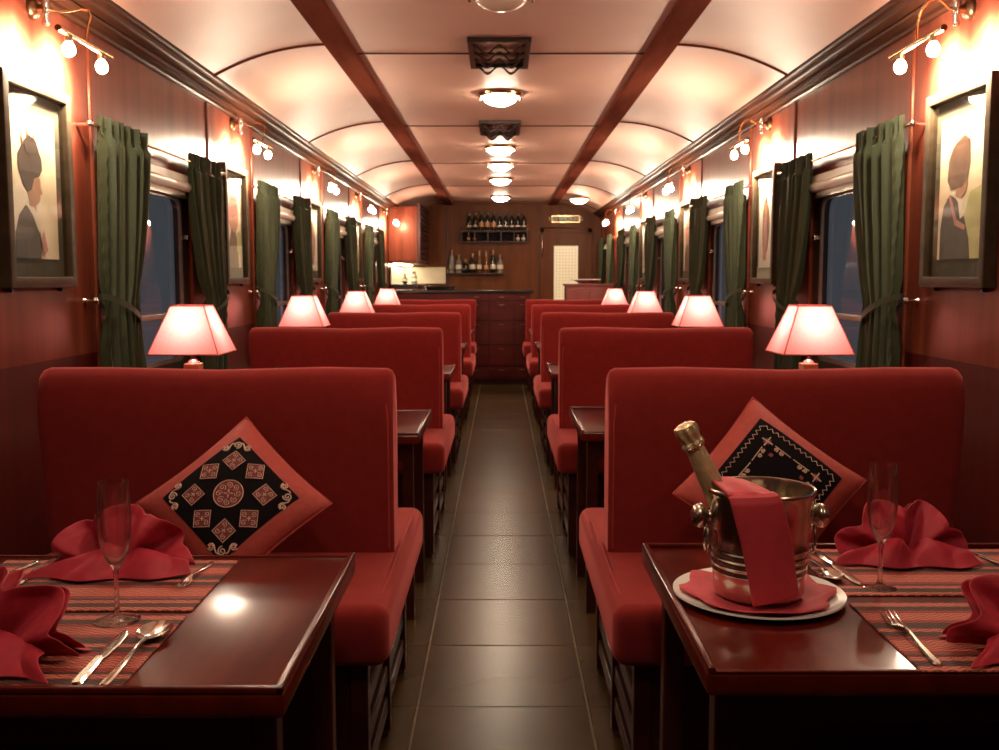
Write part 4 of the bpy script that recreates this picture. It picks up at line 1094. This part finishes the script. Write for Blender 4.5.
# end door with patterned glass, sign plate, far right cabinet
dr = empty('door_1', (.945, Y1, 0), kind='structure')
MB().box((-.375, -.03, 0), (-.31, 0, 2.03)).build('door_frame', 'back_wood', dr, bevel=.006); MB().box((.31, -.03, 0), (.375, 0, 2.03)).build('door_frame', 'back_wood', dr, bevel=.006)
MB().box((-.375, -.03, 1.97), (.375, 0, 2.03)).build('door_frame', 'back_wood', dr, bevel=.006)
mb = MB(); XZ = Matrix(((1, 0, 0, 0), (0, 0, 1, 0), (0, 1, 0, 0), (0, 0, 0, 1)))
ring_prism(mb, rrect(.62, 1.97, .002), rrect(.35, 1.16, .01, cy=.215), .02, Matrix.Translation((0, -.022, .985)) @ XZ); mb.build('door_leaf', 'back_wood', dr)
MB().box((-.18, -.012, .61), (.18, -.006, 1.79)).build('pane', 'door_glass', dr, smooth=False)
MB().tube([(-.345, -.045, 1.62), (-.345, -.055, 1.64), (-.345, -.055, 1.92), (-.345, -.045, 1.94)], .008, 8).build('grab_rail', 'silver', dr)
MB().tube([(-.37, -.04, 2.04), (.10, -.04, 2.04)], .007, 8).build('top_rail', 'silver', dr)
MB().tube([(-.24, -.03, .95), (-.24, -.07, .95), (-.17, -.07, .95)], .009, 8).build('handle', 'silver', dr)
sg_ = empty('sign_plate', (.94, Y1, 2.165), label='small framed NO SMOKING sign above the far door', cat='sign')
MB().box((-.205, -.012, -.05), (.205, 0, .05)).build('plate', 'window_metal', sg_, bevel=.003)
mb = MB(); ring_prism(mb, rrect(.41, .10, .004), rrect(.385, .076, .004), .006, Matrix.Translation((0, -.017, 0)) @ XZ); mb.build('border', 'brass', sg_)
for s_ in (-1, 1):
    for t in (-1, 1): MB().lathe([(0, 0), (.006, 0), (.005, .004), (0, .005)], 10, mat=Matrix.Translation((s_ * .188, -.016, t * .034)) @ Matrix.Rotation(PI / 2, 4, 'X')).build('screw', 'silver', sg_)
cu = bpy.data.curves.new('lettering', 'FONT'); cu.body = 'NO SMOKING'; cu.size = .078; cu.align_x = 'CENTER'; cu.align_y = 'CENTER'; cu.extrude = .002
cu.materials.append(M['label_cream'])
tmp = bpy.data.objects.new('lettering_curve', cu); C.objects.link(tmp); bpy.context.view_layer.update()
me = bpy.data.meshes.new_from_object(tmp.evaluated_get(bpy.context.evaluated_depsgraph_get())); bpy.data.objects.remove(tmp)
if not me.materials: me.materials.append(M['label_cream'])
tx = bpy.data.objects.new('lettering', me); C.objects.link(tx); tx.parent = sg_; tx.location = (0, -.015, 0); tx.rotation_euler = (PI / 2, 0, 0)
# panel seams on the far wall
wf = bpy.data.objects['wall_front']
for x in (-.78, .555):
    MB().box((x - .008, Y1 - .010, 0), (x + .008, Y1 + .001, 2.36)).build('moulding', 'dark_wood', wf, bevel=.003)
rc = empty('side_cabinet', (1.07, 12.36, 0), label='red lacquered side cabinet by the far right windows', cat='cabinet')
MB().box((-.27, 0, .05), (.31, .45, 1.215)).build('body', 'red_lacquer', rc, bevel=.006)
MB().box((-.29, -.02, 1.215), (.325, .46, 1.24)).build('top', 'red_lacquer', rc, bevel=.006)
for s_ in (-1, 1):
    d_ = MB().box((.02 + s_ * .142 - .135, -.014, .09), (.02 + s_ * .142 + .135, 0, 1.17)).build('cabinet_door', 'red_lacquer', rc, bevel=.005)
    MB().lathe([(0, 0), (.008, 0), (.013, .012), (.010, .02), (0, .022)], 12, mat=Matrix.Translation((.02 + s_ * .03, -.014, .7)) @ Matrix.Rotation(PI / 2, 4, 'X')).build('knob', 'brass', d_)
MB().box((-.25, .02, 0), (.29, .43, .06)).build('plinth', 'dark_wood', rc, bevel=.003)
gd = empty('glass_bowl', (1.05, 12.58, 1.24), label='shallow red glass bowl on the far right cabinet', cat='bowl')
MB().lathe([(0, 0), (.07, 0), (.08, .008), (.15, .042), (.185, .05), (.185, .056), (.145, .05), (.07, .014), (0, .012)], 36).build('bowl', 'glass_dish', gd)
MB().tube([(.185 * math.cos(2 * PI * k / 36), .185 * math.sin(2 * PI * k / 36), .053) for k in range(36)], .006, 6, closed=True).build('rim', 'porcelain', gd)
